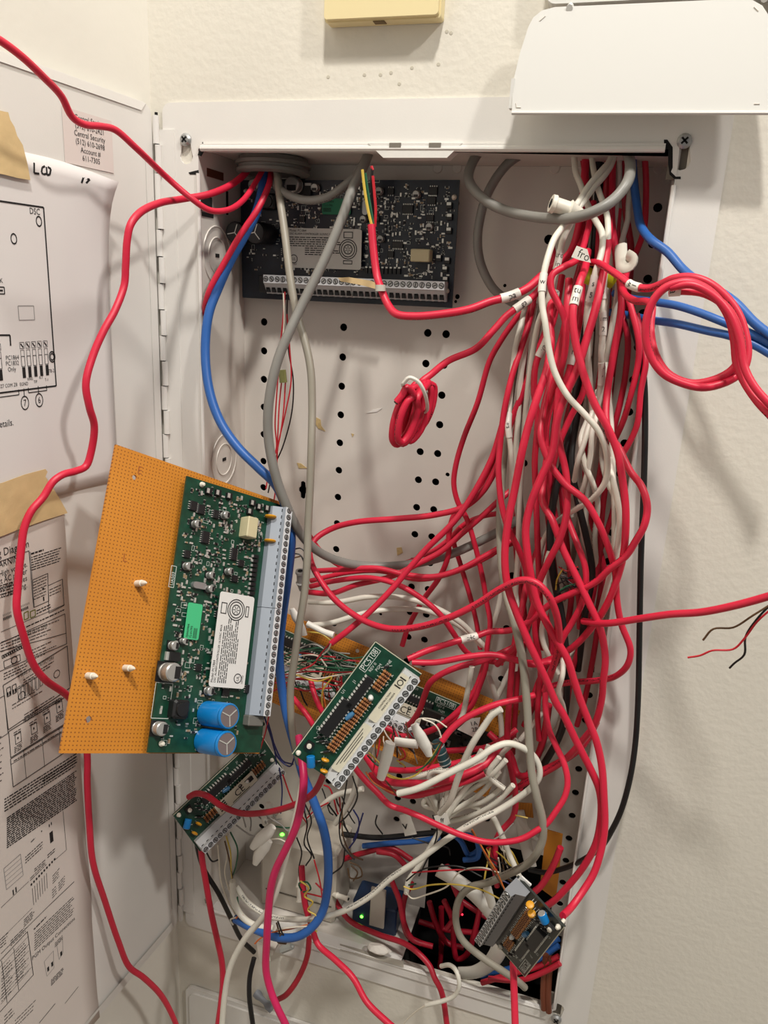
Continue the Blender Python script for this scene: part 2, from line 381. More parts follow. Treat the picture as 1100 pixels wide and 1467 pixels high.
# knockouts, slots and dimples
def ring(c, ex, ey, r, ry, t, n=28):
    m = MB(); m.tube([c + ex * (r * math.cos(2 * math.pi * i / n)) + ey * (ry * math.sin(2 * math.pi * i / n)) for i in range(n + 1)], t, 5); return m
for px, py, rr in ((311, 366, .0225), (321, 658, .0225)):
    q = onplane(px, py, P3(0, 0, 0), X_)
    kid(ring(q + X_ * .0002, Y_, Z_, rr, rr, .0007), 'knockout_ring', STEELIN, smooth=True)
    kid(ring(q + X_ * .0002, Y_, Z_, rr * .62, rr * .62, .0006), 'knockout_ring', STEELIN, smooth=True)
    b = MB(); b.box(q, (.001, .006, .0028)); kid(b, 'knockout_slot', DARK)
for px, py, a, c in ((308, 250, .026, .006), (295, 292, .018, .011), (325, 291, .003, .018), (297, 308, .018, .003)):
    q = onplane(px, py, P3(0, 0, 0), X_); b = MB(); b.box(q, (.001, a, c)); kid(b, 'side_slot', DARK if a != .026 else COPPER)
for px, py in ((627, 241), (655, 241), (795, 241), (944, 241)):
    x, z = bx(px, py); b = MB(); b.lathe(P3(x, D, z), -Y_, [(0, .0042), (.0008, .0034), (.0009, 0)], 14); kid(b, 'dimple', STEELIN, smooth=True)
# strike tab in the middle of the top lip
def tabp(L, Y): return [at(x, y, Y) for x, y in L]
b = MB(); q = tabp([(527, 205), (662, 205), (640, 226), (549, 226)], -.004); q2 = [p + Y_ * .012 for p in q]
b.add(q + q2, [(0, 1, 2, 3), (7, 6, 5, 4), (0, 4, 5, 1), (1, 5, 6, 2), (2, 6, 7, 3), (3, 7, 4, 0)]); st = kid(b, 'strike_tab', STEEL)
for px in (566, 623):
    b = MB(); b.box(at(px, 208, -.0043), (.0085, .0008, .003)); kid(b, 'tab_slot', mat('slot_shadow_grey', (120, 114, 104), .6))
# screws in the flange
def screw_mesh(c, n, r):
    m = MB(); m.lathe(c, n, [(0, r), (r * .25, r), (r * .6, r * .7), (r * .68, 0)], 16); m.k = 1
    a = n.orthogonal().normalized(); c2 = n.cross(a)
    fr = Matrix((a, c2, n)).transposed()
    m.box(c + n * r * .66, (r * 1.1, r * .26, r * .12), fr); m.box(c + n * r * .66, (r * .26, r * 1.1, r * .12), fr); return m
for x, z, r in KH:
    kid(screw_mesh(P3(x, -.0016, z), -Y_, .0046), 'flange_screw', [ZINC, DARK], smooth=True)
    b = MB(); b.box(P3(x, .004, z - .011 if not r else z + .011), (.016, .002, .022)); kid(b, 'stud_behind_screw', mat('raw_stud', (120, 112, 100), .7))
kid(screw_mesh(at(298, 1290, -.0016), -Y_, .0036), 'flange_screw', [ZINC, DARK], smooth=True)
# front edge of the hem on the lower lip
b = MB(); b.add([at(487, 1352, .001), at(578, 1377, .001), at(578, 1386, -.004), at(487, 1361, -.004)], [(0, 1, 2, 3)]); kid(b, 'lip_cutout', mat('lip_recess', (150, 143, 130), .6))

# dried glue and paint marks on the back panel
GLUE = mat('dried_glue', (196, 172, 120), .6, mott=.15, mscale=400)
for L, m in (([(453, 598), (459, 601), (460, 610), (466, 618), (456, 614), (452, 608)], GLUE), ([(425, 663), (431, 664), (440, 671), (428, 671)], GLUE), ([(568, 785), (575, 784), (577, 792), (569, 796)], GLUE), ([(503, 621), (507, 622), (505, 626)], GLUE), ([(525, 592), (534, 587), (547, 585), (540, 590)], STEEL)): pxpoly(L, D - .0005, .0006, 'glue_residue', m)

# piano hinge
hin = thing('piano_hinge', 'white painted piano hinge running down the left edge of the cabinet', 'hinge', P3(-.0345, -.003, ZB))
hx, hy = -.0335, -.0042
b = MB(); b.box(P3(-.0262, -.0019, -.355), (.013, .001, .735)); o = b.build('hinge_leaf', STEEL); o.parent = hin; o.matrix_parent_inverse = Matrix.Translation(-hin.location)
b = MB(); b.cyl((0, 0, -.0098), (0, 0, .0098), .0026, n=10); kn = b.build('hinge_knuckle', STEEL, hin, True)
nk = 37
for i in range(nk):
    z = .012 - .0204 * i
    loc = P3(hx + (.0009 if i % 2 else -.0006), hy, z) - hin.location
    if i == 0: kn.location = loc
    else: inst(kn, hin, loc)
b = MB(); b.cyl(P3(hx, hy, .024), P3(hx, hy, -.728), .0012, n=8); o = b.build('hinge_pin', DARK); o.parent = hin; o.matrix_parent_inverse = Matrix.Translation(-hin.location)

# ------------------------------------------------------------------ door and everything taped on it
dn = Vector((math.cos(A5), -math.sin(A5), 0)); da = Vector((-math.sin(A5), -math.cos(A5), 0)); dp = P3(-.036, 0, 0)
def door(px, py, off=0.):
    q = onplane(px, py, dp + dn * off, dn); return ((q - dp).dot(da), q.z - Z0)
def dpt(a, z, off=0.): return dp + da * a + dn * off + Vector((0, 0, z))
def atd(px, py, off): return onplane(px, py, dp + dn * off, dn)
dr = thing('cabinet_door', 'white metal cabinet door swung open, papers taped to its inside', 'door', dpt(.006, -.7365))
dT = Matrix.Translation(-dr.location)
def dkid(mb, name, m, label=None, smooth=False):
    o = mb.build(name, m, None, smooth); o.parent = dr; o.matrix_parent_inverse = dT
    if label: o['label'] = label
    return o
b = MB(); b.prism([(-a, z) for a, z in rrect(.006, -.7365, .385, .029, .009)], dp - dn * .0012, -da, Z_, dn, .0012); dkid(b, 'door_panel', STEEL)
for z0, zi, off in ((.0285, .0225, .0009), (-.7355, -.723, .0022)):
    b = MB(); b.add([dpt(.0125, z0, -.004), dpt(.385, z0, -.004), dpt(.385, z0, .0004), dpt(.0125, z0, .0004), dpt(.385, zi, off), dpt(.0185, zi, off)], [(0, 1, 2, 3), (3, 2, 4, 5)]); dkid(b, 'door_rim', STEEL)
b = MB(); b.box((0, 0, 0), (.0005, .008, .70)); o = dkid(b, 'door_hinge_leaf', STEEL); o.data.transform(Matrix.Translation(dpt(.011, -.36, .0006)) @ Matrix.Rotation(A5, 4, 'Z').inverted())

# sheet with the controller drawing
def lift1(a, z):
    u = max(0., min(1., (.118 - a) / .05)); return .0008 + .0135 * (u ** 2) * math.exp(-(max(0, -.026 - z)) / .026) + .0026 * u ** 2
def s1(a, z, e=0.):
    u = max(0., min(1., (.118 - a) / .05)); return dpt(a, z - .0085 * u ** 2 * math.exp(-(max(0, -.026 - z)) / .02), lift1(a, z) + e)
def sheet(name, fn, a0, a1, z0, z1, na, nz, m, label, cat='paper', smooth=True):
    b = MB(); V = [fn(a0 + (a1 - a0) * i / na, z0 + (z1 - z0) * j / nz) for j in range(nz + 1) for i in range(na + 1)]
    b.add(V, [(j * (na + 1) + i, j * (na + 1) + i + 1, (j + 1) * (na + 1) + i + 1, (j + 1) * (na + 1) + i) for j in range(nz) for i in range(na)])
    o = b.build(name, m, None, smooth)
    md = o.modifiers.new('thickness', 'SOLIDIFY'); md.thickness = .00018; md.offset = 0
    return tag(o, label, cat)
pA = sheet('paper_sheet', s1, .066, .27, -.0245, -.249, 26, 24, PAPER, 'white paper sheet with controller drawing and handwritten LCD, curled corner', 'paper')
E1 = .00028
def bar(mb, fn, p0, p1, t, e, seg=8):
    """ink line of width t between two (a, z) points on surface fn"""
    (a0, z0), (a1, z1) = p0, p1; L = math.hypot(a1 - a0, z1 - z0) or 1e-6; nx, ny = -(z1 - z0) / L * t / 2, (a1 - a0) / L * t / 2
    pts = []
    for i in range(seg + 1):
        k = i / seg; a, z = a0 + (a1 - a0) * k, z0 + (z1 - z0) * k; pts += [fn(a + nx, z + ny, e), fn(a - nx, z - ny, e)]
    mb.add(pts, [(2 * i, 2 * i + 1, 2 * i + 3, 2 * i + 2) for i in range(seg)])
def rectl(mb, fn, a0, z0, a1, z1, t, e, seg=6):
    for p, q in (((a0, z0), (a1, z0)), ((a1, z0), (a1, z1)), ((a1, z1), (a0, z1)), ((a0, z1), (a0, z0))): bar(mb, fn, p, q, t, e, seg)
def quadm(mb, fn, a0, z0, a1, z1, e): mb.add([fn(a0, z0, e), fn(a1, z0, e), fn(a1, z1, e), fn(a0, z1, e)], [(0, 1, 2, 3)])
def ringm(mb, fn, a, z, r, t, e, n=20, ry=None):
    V = []
    for i in range(n):
        c, s_ = math.cos(2 * math.pi * i / n), math.sin(2 * math.pi * i / n); k = (ry or r) / r
        V += [fn(a + (r - t / 2) * c, z + (r - t / 2) * s_ * k, e), fn(a + (r + t / 2) * c, z + (r + t / 2) * s_ * k, e)]
    mb.add(V, [(2 * i, 2 * i + 1, (2 * i + 3) % (2 * n), (2 * i + 2) % (2 * n)) for i in range(n)])
def door1(px, py):
    a, z = door(px, py)
    for _ in range(6):
        u = max(0., min(1., (.118 - a) / .05)); a, z = door(px, py, lift1(a, z)); z += .0085 * u ** 2 * math.exp(-(max(0, -.026 - z)) / .02)
    return a, z
def dtext(mb, fn, s, px, py, h, e, sx=1., align='L'):
    a, z = door1(px, py) if fn is s1 else door(px, py); put_text(mb, s, h, lambda x, y: fn(a - x, z + y, e), sx=sx, align=align)
b = MB()
rectl(b, s1, .1203, -.0555, .27, -.171, .0011, E1, 10)
for px, py, r in ((54, 317, .0022), (18, 342, .0022), (73, 511, .0026), (73, 511, .0016)): a, z = door(px, py); ringm(b, s1, a, z, r, .0007, E1, ry=r * 1.35)
b.k = 1; a0, z0 = door(24, 438); a1, z1 = door(48, 458); rectl(b, s1, a0, z0, a1, z1, .0005, E1); b.k = 0
dtext(b, s1, 'DSC', 42, 306, .0054, E1, .85)
a0, z0 = door(-6, 411); a1, z1 = door(5, 421); rectl(b, s1, a0, z0, a1, z1, .0007, E1); quadm(b, s1, a0 - .001, z0 - .0015, a1 + .0012, z1 + .0015, E1)
dtext(b, s1, 'K', -1, 405, .004, E1)
bar(b, s1, door(-15, 480), door(12.5, 480), .0011, E1); bar(b, s1, door(12.5, 480), door(13.5, 495), .0011, E1)
for i in range(9):      # terminals of the printed strip
    x = 66 - 8.3 * i; a, z = door(x, 530 + i * .9)
    if 5 <= i <= 7: continue
    quadm(b, s1, a - .0013, z - .0035, a + .0013, z + .0035, E1)
    rectl(b, s1, a - .0014, z + .004, a + .0014, z + .0105, .0004, E1, 2); rectl(b, s1, a - .0014, z + .0105, a + .0014, z + .0145, .0003, E1, 2)
    rectl(b, s1, a - .0017, z + .0155, a + .0017, z + .0195, .0003, E1, 2); bar(b, s1, (a + .001, z + .0187), (a - .001, z + .0162), .0009, E1, 1)
for k, t in enumerate(('PC1864', 'PC1832', 'Only')): dtext(b, s1, t, 8 if k < 2 else 11, 516 + 8.2 * k, .0041, E1, .8)
dtext(b, s1, 'TB-2', 69, 534, .0034, E1, .8); dtext(b, s1, 'Z7 COM Z8', 0, 556, .0033, E1, .8); dtext(b, s1, 'EGND', 28, 553, .0032, E1, .8); dtext(b, s1, 'RING', 39, 545, .0025, E1, .8)
dtext(b, s1, 'TIP', 48, 549, .0028, E1, .8); dtext(b, s1, 'R-1', 56, 543, .0028, E1, .8); dtext(b, s1, 'T-1', 64, 546, .0028, E1, .8)
for x0, x1, y in ((-10, 25, 561), (39, 65, 555)):
    (a0, z0), (a1, z1) = door(x0, y + 5), door(x1, y - 1)
    zt = max(z0, z1) + .001; zb = zt - .0034; bar(b, s1, (a0, zt), (a0, zb), .0006, E1, 2); bar(b, s1, (a0, zb), (a1, zb), .0006, E1, 2); bar(b, s1, (a1, zb), (a1, zt), .0006, E1, 2)
for px, py, t in ((34, 577, '7'), (54.5, 573, '6')):
    a, z = door(px, py); ringm(b, s1, a, z, .0031, .0006, E1, ry=.0044); put_text(b, t, .0062, lambda x, y: s1(a - x, z - .002 + y, E1), align='C', sx=.8)
    bar(b, s1, (a, z + .0045), (a, z + .0095), .0006, E1, 2)
dtext(b, s1, 'for more details.', 19, 609, .0062, E1, .8, 'R')
pr = b.build('print', [INK, GINK]); pr.parent = pA
b = MB()
def stroke(pts, t=.0013):
    q = [door1(x, y) for x, y in pts]
    for p0, p1 in zip(q, q[1:]): bar(b, s1, p0, p1, t, E1, 2)
stroke([(48.5, 233), (48.5, 248), (56, 249)]); stroke([(64, 238), (60, 240), (59, 247), (62, 250), (66, 249)]); stroke([(66, 239), (67, 251), (71, 250), (72.5, 242), (68, 239)])
o = b.build('handwriting', INK); o.parent = pA; o['label'] = 'handwritten LCD'; b = MB()
stroke([(119, 254), (116.5, 262)]); stroke([(120, 255), (128, 256), (123, 262)])
o = b.build('handwriting', INK); o.parent = pA; o['label'] = 'handwritten 17'

# service sticker
sa0, sa1, sz0, sz1 = .0982, .0512, .0089, -.0252
def s3(a, z, e=0.): return dpt(a, z, .0005 + e)
stk = sheet('service_sticker', s3, sa0, sa1, sz0, sz1, 2, 2, PINKP, 'small pinkish sticker with central station phone numbers, above the drawing', 'sticker', False)
b = MB(); E3 = .0003
for i, t in enumerate(('Central Station', '(512) 610-2421', 'Central Security', '(512) 610-2698', 'Account #', '611-7305')):
    z = .0030 - .0049 * i; put_text(b, t, .0050, lambda x, y: s3(.0738 - x, z + y, E3), sx=.9, align='C')
b.build('print', INK).parent = stk

# wiring label sheet lower on the door
def s2(a, z, e=0.): return dpt(a, z, .0006 + .0014 * max(0, math.sin(z * 40)) * max(0, min(1, (.19 - a) / .07)) + e)
pB = sheet('wiring_label', s2, .1225, .30, -.256, -.735, 10, 40, PAPER2, 'large printed wiring diagram label on the lower part of the door', 'label sheet')
E2 = .0003
b = MB(); r2 = random.Random(3)
def pl(x0, y0, x1, y1, t=.0005): bar(b, s2, door(x0, y0), door(x1, y1), t, E2, 6)
def pq(L, t=.0005):
    for p, q in zip(L, L[1:] + L[:1]): pl(*p, *q, t)
def pf(x, y, wd, ht):
    a, z = door(x, y); a2, _ = door(x + wd, y); _, z2 = door(x, y + ht); quadm(b, s2, a, z, a2, z2, E2)
def gl(x0, y0, x1, y1, n, dy, t=.0007, rag=.12):
    """n lines of text too small to read: broken ink dashes from (x0, y0) to (x1, y1), each line dy lower"""
    for i in range(n):
        (a0, z0), (a1, z1) = door(x0, y0 + dy * i), door(x1, y1 + dy * i); k = 0.; end = 1 - r2.random() * rag; L = abs(a1 - a0) or 1e-4
        while k < end:
            l = (.0010 + r2.random() * .0036) / L; k2 = min(end, k + l); bar(b, s2, (a0 + (a1 - a0) * k, z0 + (z1 - z0) * k), (a0 + (a1 - a0) * k2, z0 + (z1 - z0) * k2), t, E2, 1); k = k2 + .0006 / L
dtext(b, s2, 'Wiring Diagram', 39, 783, .0078, E2, .8, 'R'); dtext(b, s2, 'WARNING:', 33, 800, .0066, E2, .8, 'R')
for i, t in enumerate(('High voltage.', 'Disconnect AC power', 'and telephone lines', 'prior to servicing.')): dtext(b, s2, t, 37, 811 + 10 * i, .0060, E2, .75, 'R')
pl(-20, 811, 39, 788.5); pl(39, 788.5, 47, 870); b.k = 1; pl(40.5, 790, 47.5, 869, .0012); b.k = 0
gl(42, 793, 60, 787, 1, 4, .0012, .02); gl(42.5, 798, 85, 784, 6, 3.7)
gl(-15, 843, 24, 831, 5, 4.3)
pq([(45, 830.5), (66.5, 821), (68.7, 860.5), (47, 870)]); gl(46, 834, 66, 825, 7, 4.2, .0006); pf(60, 855, 2, 6); pf(59, 842, 2.5, 3)
pq([(67.6, 838.7), (88, 829.4), (90.5, 867), (68.7, 878)]); gl(69.5, 845, 87, 837, 3, 4.2, .0006)
for i in range(6): pf(3 + 2.1 * i, 885 - .9 * i, 1.4, 4)
for i in range(5): pf(29 + 2.1 * i, 872 - .9 * i, 1.4, 4)
for i in range(6): pf(3 + 2.1 * i, 880 - .9 * i, .6, 3); pf(29 + 2.1 * i, 867 - .9 * i, .6, 3)
b.k = 2; pq([(33, 878), (39, 875), (39.5, 885), (33.5, 888)], .0008); pq([(42, 876), (49, 873), (49.5, 882), (42.5, 885)], .0008); b.k = 0
gl(51, 875, 72, 865, 2, 4, .0008); gl(36, 898, 91, 873, 1, 4, .0009, .02); pl(0, 905, 91, 866, .0004)
pq([(-20, 930), (91.6, 879), (94.4, 922), (-20, 969)]); gl(0, 920, 88, 886, 4, 4.4, .0006, .3); pl(-20, 938, 93, 907)
dtext(b, s2, '2 WIRE SMOKE DETECTORS', 42, 909, .0036, E2, .7, 'C')
for i in range(12): x = 1.5 + 3.1 * i; pq([(x, 939 - 1.6 * i), (x + 2.2, 938 - 1.6 * i), (x + 2.5, 942 - 1.6 * i), (x + .3, 943 - 1.6 * i)], .0006)
pq([(4, 947), (27, 937), (28, 946), (5, 957)]); ringm(b, s2, *door(19, 945), .0026, .0006, E2, 10); gl(36, 935, 80, 915, 4, 4.5, .0006, .4); gl(4, 965, 40, 948, 3, 4, .0007, .2)
pq([(3, 981.5), (95, 925), (99, 984.5), (10.5, 1045)], .0006)
dtext(b, s2, '4 WIRE SMOKE DETECTORS', 51, 957, .0038, E2, .7, 'C'); gl(32, 974, 80, 944, 2, 4, .0006, .2)
for k in range(2): x, y = 8 + 8 * k, 986 - 4 * k; pq([(x, y), (x + 5.5, y - 3), (x + 6.5, y + 9), (x + 1, y + 12)], .0006); pf(x + .6, y + 6, 2, 5); pf(x + 3.6, y + 4.5, 2, 5)
for k in range(7): x, y = 24 + 5.2 * k, 992 - 3.3 * k; pq([(x, y - 8 + k % 3), (x + 3.5, y - 10 + k % 3), (x + 4.5, y + 8 + 2 * (k % 2)), (x + 1, y + 11 + 2 * (k % 2))], .0004); pl(x - 4, y - 3, x + 4, y - 7, .0003)
ringm(b, s2, *door(30, 996), .003, .0005, E2, 10); ringm(b, s2, *door(80, 965), .003, .0005, E2, 10); gl(16, 1010, 60, 984, 2, 5, .0006, .4); gl(33, 1024, 90, 988, 3, 3.6, .0006, .3)
pq([(11, 1047.5), (99, 993), (101, 1029), (14, 1085)], .0006); dtext(b, s2, 'TELEPHONE CONNECTION', 56, 1021, .0034, E2, .75, 'C')
for x, y in ((24, 1055), (46.5, 1041), (65, 1026), (82.5, 1010)): pq([(x - 4, y - 2), (x + 4, y - 7), (x + 5, y + 6), (x - 3, y + 11)], .0005); gl(x - 6, y - 5, x + 5, y - 12, 2, 3, .0006, .1); gl(x - 5, y + 16, x + 6, y + 8, 4, 2.5, .0006, .1); pf(x - 1, y + 1, 2, 3)
pq([(13.5, 1087), (101, 1031), (104, 1068), (17.5, 1127)], .0006); pl(14, 1095, 101, 1039, .0004); gl(18, 1090, 95, 1041, 1, 4, .0007, .1)
for p in ((32, 1074, 36, 1115), (58, 1058, 62, 1098), (82, 1043, 85, 1081)): pl(*p, .0004)
pq([(-20, 1010), (5, 996), (10, 1050), (-20, 1070)], .0005); gl(-10, 1062, 4, 1052, 8, 9, .0007, .3)
gl(5, 1145, 109, 1078, 5, 4.2, .0010, .03); gl(60, 1115, 109, 1083, 3, 4, .001, .03); gl(8.4, 1172, 109.5, 1103, 15, 3.0, .0010, .05)
pf(69.5, 1193, 5, 16); pf(68.5, 1181, 1.4, 4); pf(71.5, 1178, 1.4, 4); pf(57.5, 1190, 1.6, 2); gl(43, 1206, 50, 1199, 1, 3, .0008)
gl(35, 1228, 60, 1205, 3, 4, .0008, .1); gl(66.7, 1225, 78, 1214.6, 2, 3.4, .0008, .05); gl(48, 1245, 65, 1230, 2, 3, .0007)
for i in range(10): pf(42.5 + 3.7 * i, 1266 - 4 * i, 2.4, 3.2)
gl(42, 1258, 66, 1234, 2, 3, .0006)
for i in range(7): pl(45 + 3.4 * i, 1272 - 3.6 * i, 47 + 3.2 * i, 1296 - 4 * i, .0004)
gl(74, 1255, 84, 1243, 4, 3.4, .0006, .2); gl(82, 1265, 92, 1253, 4, 3.4, .0006, .2); gl(73, 1275, 80, 1267, 4, 3.6, .0006, .2)
b.k = 1; pq([(4, 1244), (28, 1223), (32, 1253), (8, 1274)], .0005); [pl(4 + .8 * i, 1244 + 6 * i, 28 + .8 * i, 1223 + 6 * i, .0004) for i in range(5)]; b.k = 0
pf(16.5, 1275, 1.8, 8); pf(20.5, 1271, 1.8, 8); pl(0, 1300, 40, 1262, .0004)
pl(89, 1162, 94, 1217, .0004); pl(94, 1217, 78, 1231, .0004); pl(69, 1296, 104, 1262, .0006); pl(0, 1366, 69, 1296, .0005); pl(0, 1345, 45, 1300, .0003)
gl(33, 1318, 50, 1300, 4, 3, .0007, .3); gl(14, 1348, 40, 1322, 3, 3.2, .0007, .3); gl(-6, 1350, 12, 1334, 4, 4, .0007, .3)
gl(47, 1331, 65, 1312, 1, 4, .0012, .02); gl(48, 1337, 104, 1282, 8, 3.4, .0007, .12)
dtext(b, s2, 'PGM Output Connections', 76, 1345, .0052, E2, .8, 'C')
for x, y in ((66.3, 1386), (72, 1379), (85, 1364)): pf(x, y, 2.8, 6.5)
b.k = 1; pq([(62, 1377), (75, 1361.5), (76, 1386), (66, 1398)], .0004); pq([(80, 1354), (88, 1341), (89, 1364), (83.5, 1374)], .0004); b.k = 0; gl(77, 1351, 88, 1339, 3, 2.6, .0006, .05); gl(72, 1404, 92, 1383, 4, 2.4, .0007, .2)
pq([(-20, 1396), (38, 1334), (46.5, 1396), (-20, 1470)], .0006); pl(-20, 1405, 39, 1341, .0003); pl(18.5, 1358, 25.5, 1418, .0004); pl(1, 1376, 9, 1436, .0004)
for i in range(11): gl(1, 1388 + 4.6 * i, 17, 1371 + 4.6 * i, 1, 4, .0006, .3); gl(21, 1364 + 4.4 * i, 38, 1346 + 4.4 * i, 1, 4, .0006, .35)
for i in range(5): pl(0, 1394 + 11 * i, 40, 1352 + 9.5 * i, .0003)
gl(5, 1456, 20, 1440, 3, 5, .0007, .3); gl(20, 1462, 50, 1432, 3, 5, .0006, .4); pl(55, 1465, 78, 1437, .0006); pl(92, 1437, 111, 1413, .0005); pl(-10, 1440, 44, 1385, .0003)
b.build('print', [INK, GINK, mat('olive_ink', (120, 124, 60), .7)]).parent = pB

def tape(name, L, off, label):
    b = MB(); q = [door(x, y) for x, y in L]; b.prism([(-a, z) for a, z in q], dp + dn * off, -da, Z_, dn, .00025); return tag(b.build(name, TAPE), label, 'tape')
tape('masking_tape', [(-40, 150), (0, 160), (6, 161), (9, 172), (15, 182), (19, 195), (27, 208), (30, 220), (34, 236), (38, 258), (20, 255), (0, 250), (-40, 243)], .0030, 'torn masking tape holding the top of the controller drawing')
tape('masking_tape', [(-40, 702), (0, 690), (30, 679), (60, 671), (63, 675), (60, 682), (70, 697), (82, 716), (92, 734), (60, 744), (20, 758), (0, 766), (-40, 779)], .0030, 'torn masking tape along the top of the wiring label')
b = MB(); b.lathe(at(156, 268, -.05), dn, [(0, .001), (.0004, 0)], 8)

# ------------------------------------------------------------------ things on the wall around the cabinet
def bx_from(px, t, name, m, bev): pass
bb = thing('wall_box', 'small aged beige plastic box on the wall above the cabinet', 'wall box', at(546, 33, 0))
iv = Matrix.Translation(-bb.location)
def bkid(mb, name, m, par, smooth=False):
    o = mb.build(name, m, None, smooth); o.parent = par; o.matrix_parent_inverse = Matrix.Translation(-par.location); return o
q0 = at(462, 30, -.014); q1 = at(629, 23, -.014)
x0, x1, zb = q0.x, q1.x, (q0.z + q1.z) / 2
b = MB(); b.prism(rrect(x0, zb, x1, zb + .10, .002, 3), Vector((0, -.010, 0)), X_, Z_, Y_, .0098)
b.prism(rrect(x0 + .001, zb + .001, x1 - .001, zb + .099, .002, 3), Vector((0, -.014, 0)), X_, Z_, Y_, .004); bkid(b, 'housing', BEIGE, bb)
b = MB(); b.box(Vector(((x0 + x1) / 2 - .002, -.007, zb - .0001)), (.008, .006, .0006)); bkid(b, 'bottom_notch', mat('notch_brown', (110, 90, 56), .6), bb)
# keypad with its cover hanging open
kp = thing('keypad', 'white wall keypad with its wide cover hanging open above the cabinet', 'keypad', at(930, 10, 0))
q0 = at(781, 6, -.014)
b = MB(); b.prism(rrect(q0.x, q0.z, q0.x + .20, q0.z + .13, .006, 4), Vector((0, -.014, 0)), X_, Z_, Y_, .0138); bkid(b, 'keypad_body', FLAPM, kp)
fl = [(733, 162), (735, 117), (745, 75), (757, 38), (764, 25), (776, 15), (795, 10), (930, 4), (1060, -2), (1078, 0), (1092, 8), (1101, 22), (1106, 40), (1118, 110), (1122, 162)]
fb = at(930, 161, -.026); fo = at(930, 4, -.019); fo.x = fb.x
fnrm = (fb - fo).cross(X_).normalized()
if fnrm.y > 0: fnrm = -fnrm
fv = (fo - fb).normalized(); fp = [onplane(x, y, fb, fnrm) for x, y in fl]
b = MB(); b.prism([((p - fb).dot(X_), (p - fb).dot(fv)) for p in fp], fb, X_, fv, -fnrm, .0022); cv = bkid(b, 'cover', FLAPM, kp)
b = MB(); pA_, pB_ = fp[0], fp[-1]; b.tube([pA_ + fnrm * .0002, pB_ + fnrm * .0002], .0011, 8); bkid(b, 'cover_edge', FLAPM, kp, True)
for px, py in ((733, 133),):
    q = onplane(px, py, fb, fnrm); b = MB(); b.box(q - fnrm * .003, (.0022, .006, .017)); bkid(b, 'cover_ear', FLAPM, kp)
for px, py, px2, py2 in ((773, 30, 781, 23), (739, 148, 740, 154), (740, 154, 746, 154), (1080, 10, 1086, 16), (1080, 149, 1088, 149)):
    b = MB(); b.tube([onplane(px, py, fb, fnrm) + fnrm * .0001, onplane(px2, py2, fb, fnrm) + fnrm * .0001], .0004, 5); bkid(b, 'mould_mark', STEELIN, kp)
for k in (-1, 1):
    b = MB(); b.cyl(fo + X_ * (.055 * k) + Vector((0, .006, .002)), fo + X_ * (.055 * k) + Vector((0, -.001, -.001)), .002, n=8); bkid(b, 'cover_hinge', FLAPM, kp)

# lower enclosure
le = thing('lower_enclosure', 'second white enclosure cover on the wall below the open cabinet', 'enclosure', P3(W / 2, 0, -1.25))
b = MB(); b.prism(rrect(-.031, -1.25, W + FR, -.819, .008), P3(0, -.004, 0), X_, Z_, Y_, .0038); bkid(b, 'flange', STEEL, le)
b = MB(); b.prism(rrect(-.026, -1.245, W + FR - .005, -.8245, .008), P3(0, -.0058, 0), X_, Z_, Y_, .0018); bkid(b, 'cover', STEEL, le)
for i, (px, py) in enumerate(((545, 107), (590, 97), (572, 120), (640, 45), (646, 47), (628, 92), (470, 110), (522, 107), (560, 104))): b = MB(); q = at(px, py, .0); b.lathe(q + Y_ * .0004, -Y_, [(0, .0016), (.0004, .0012), (.00045, 0)], 7); tag(b.build('wall_scuff', mat('scuff_grey', (196, 190, 174), .7)), 'faint grey scuff mark on the wall under the beige box', 'scuff', 'scuff marks on the wall')

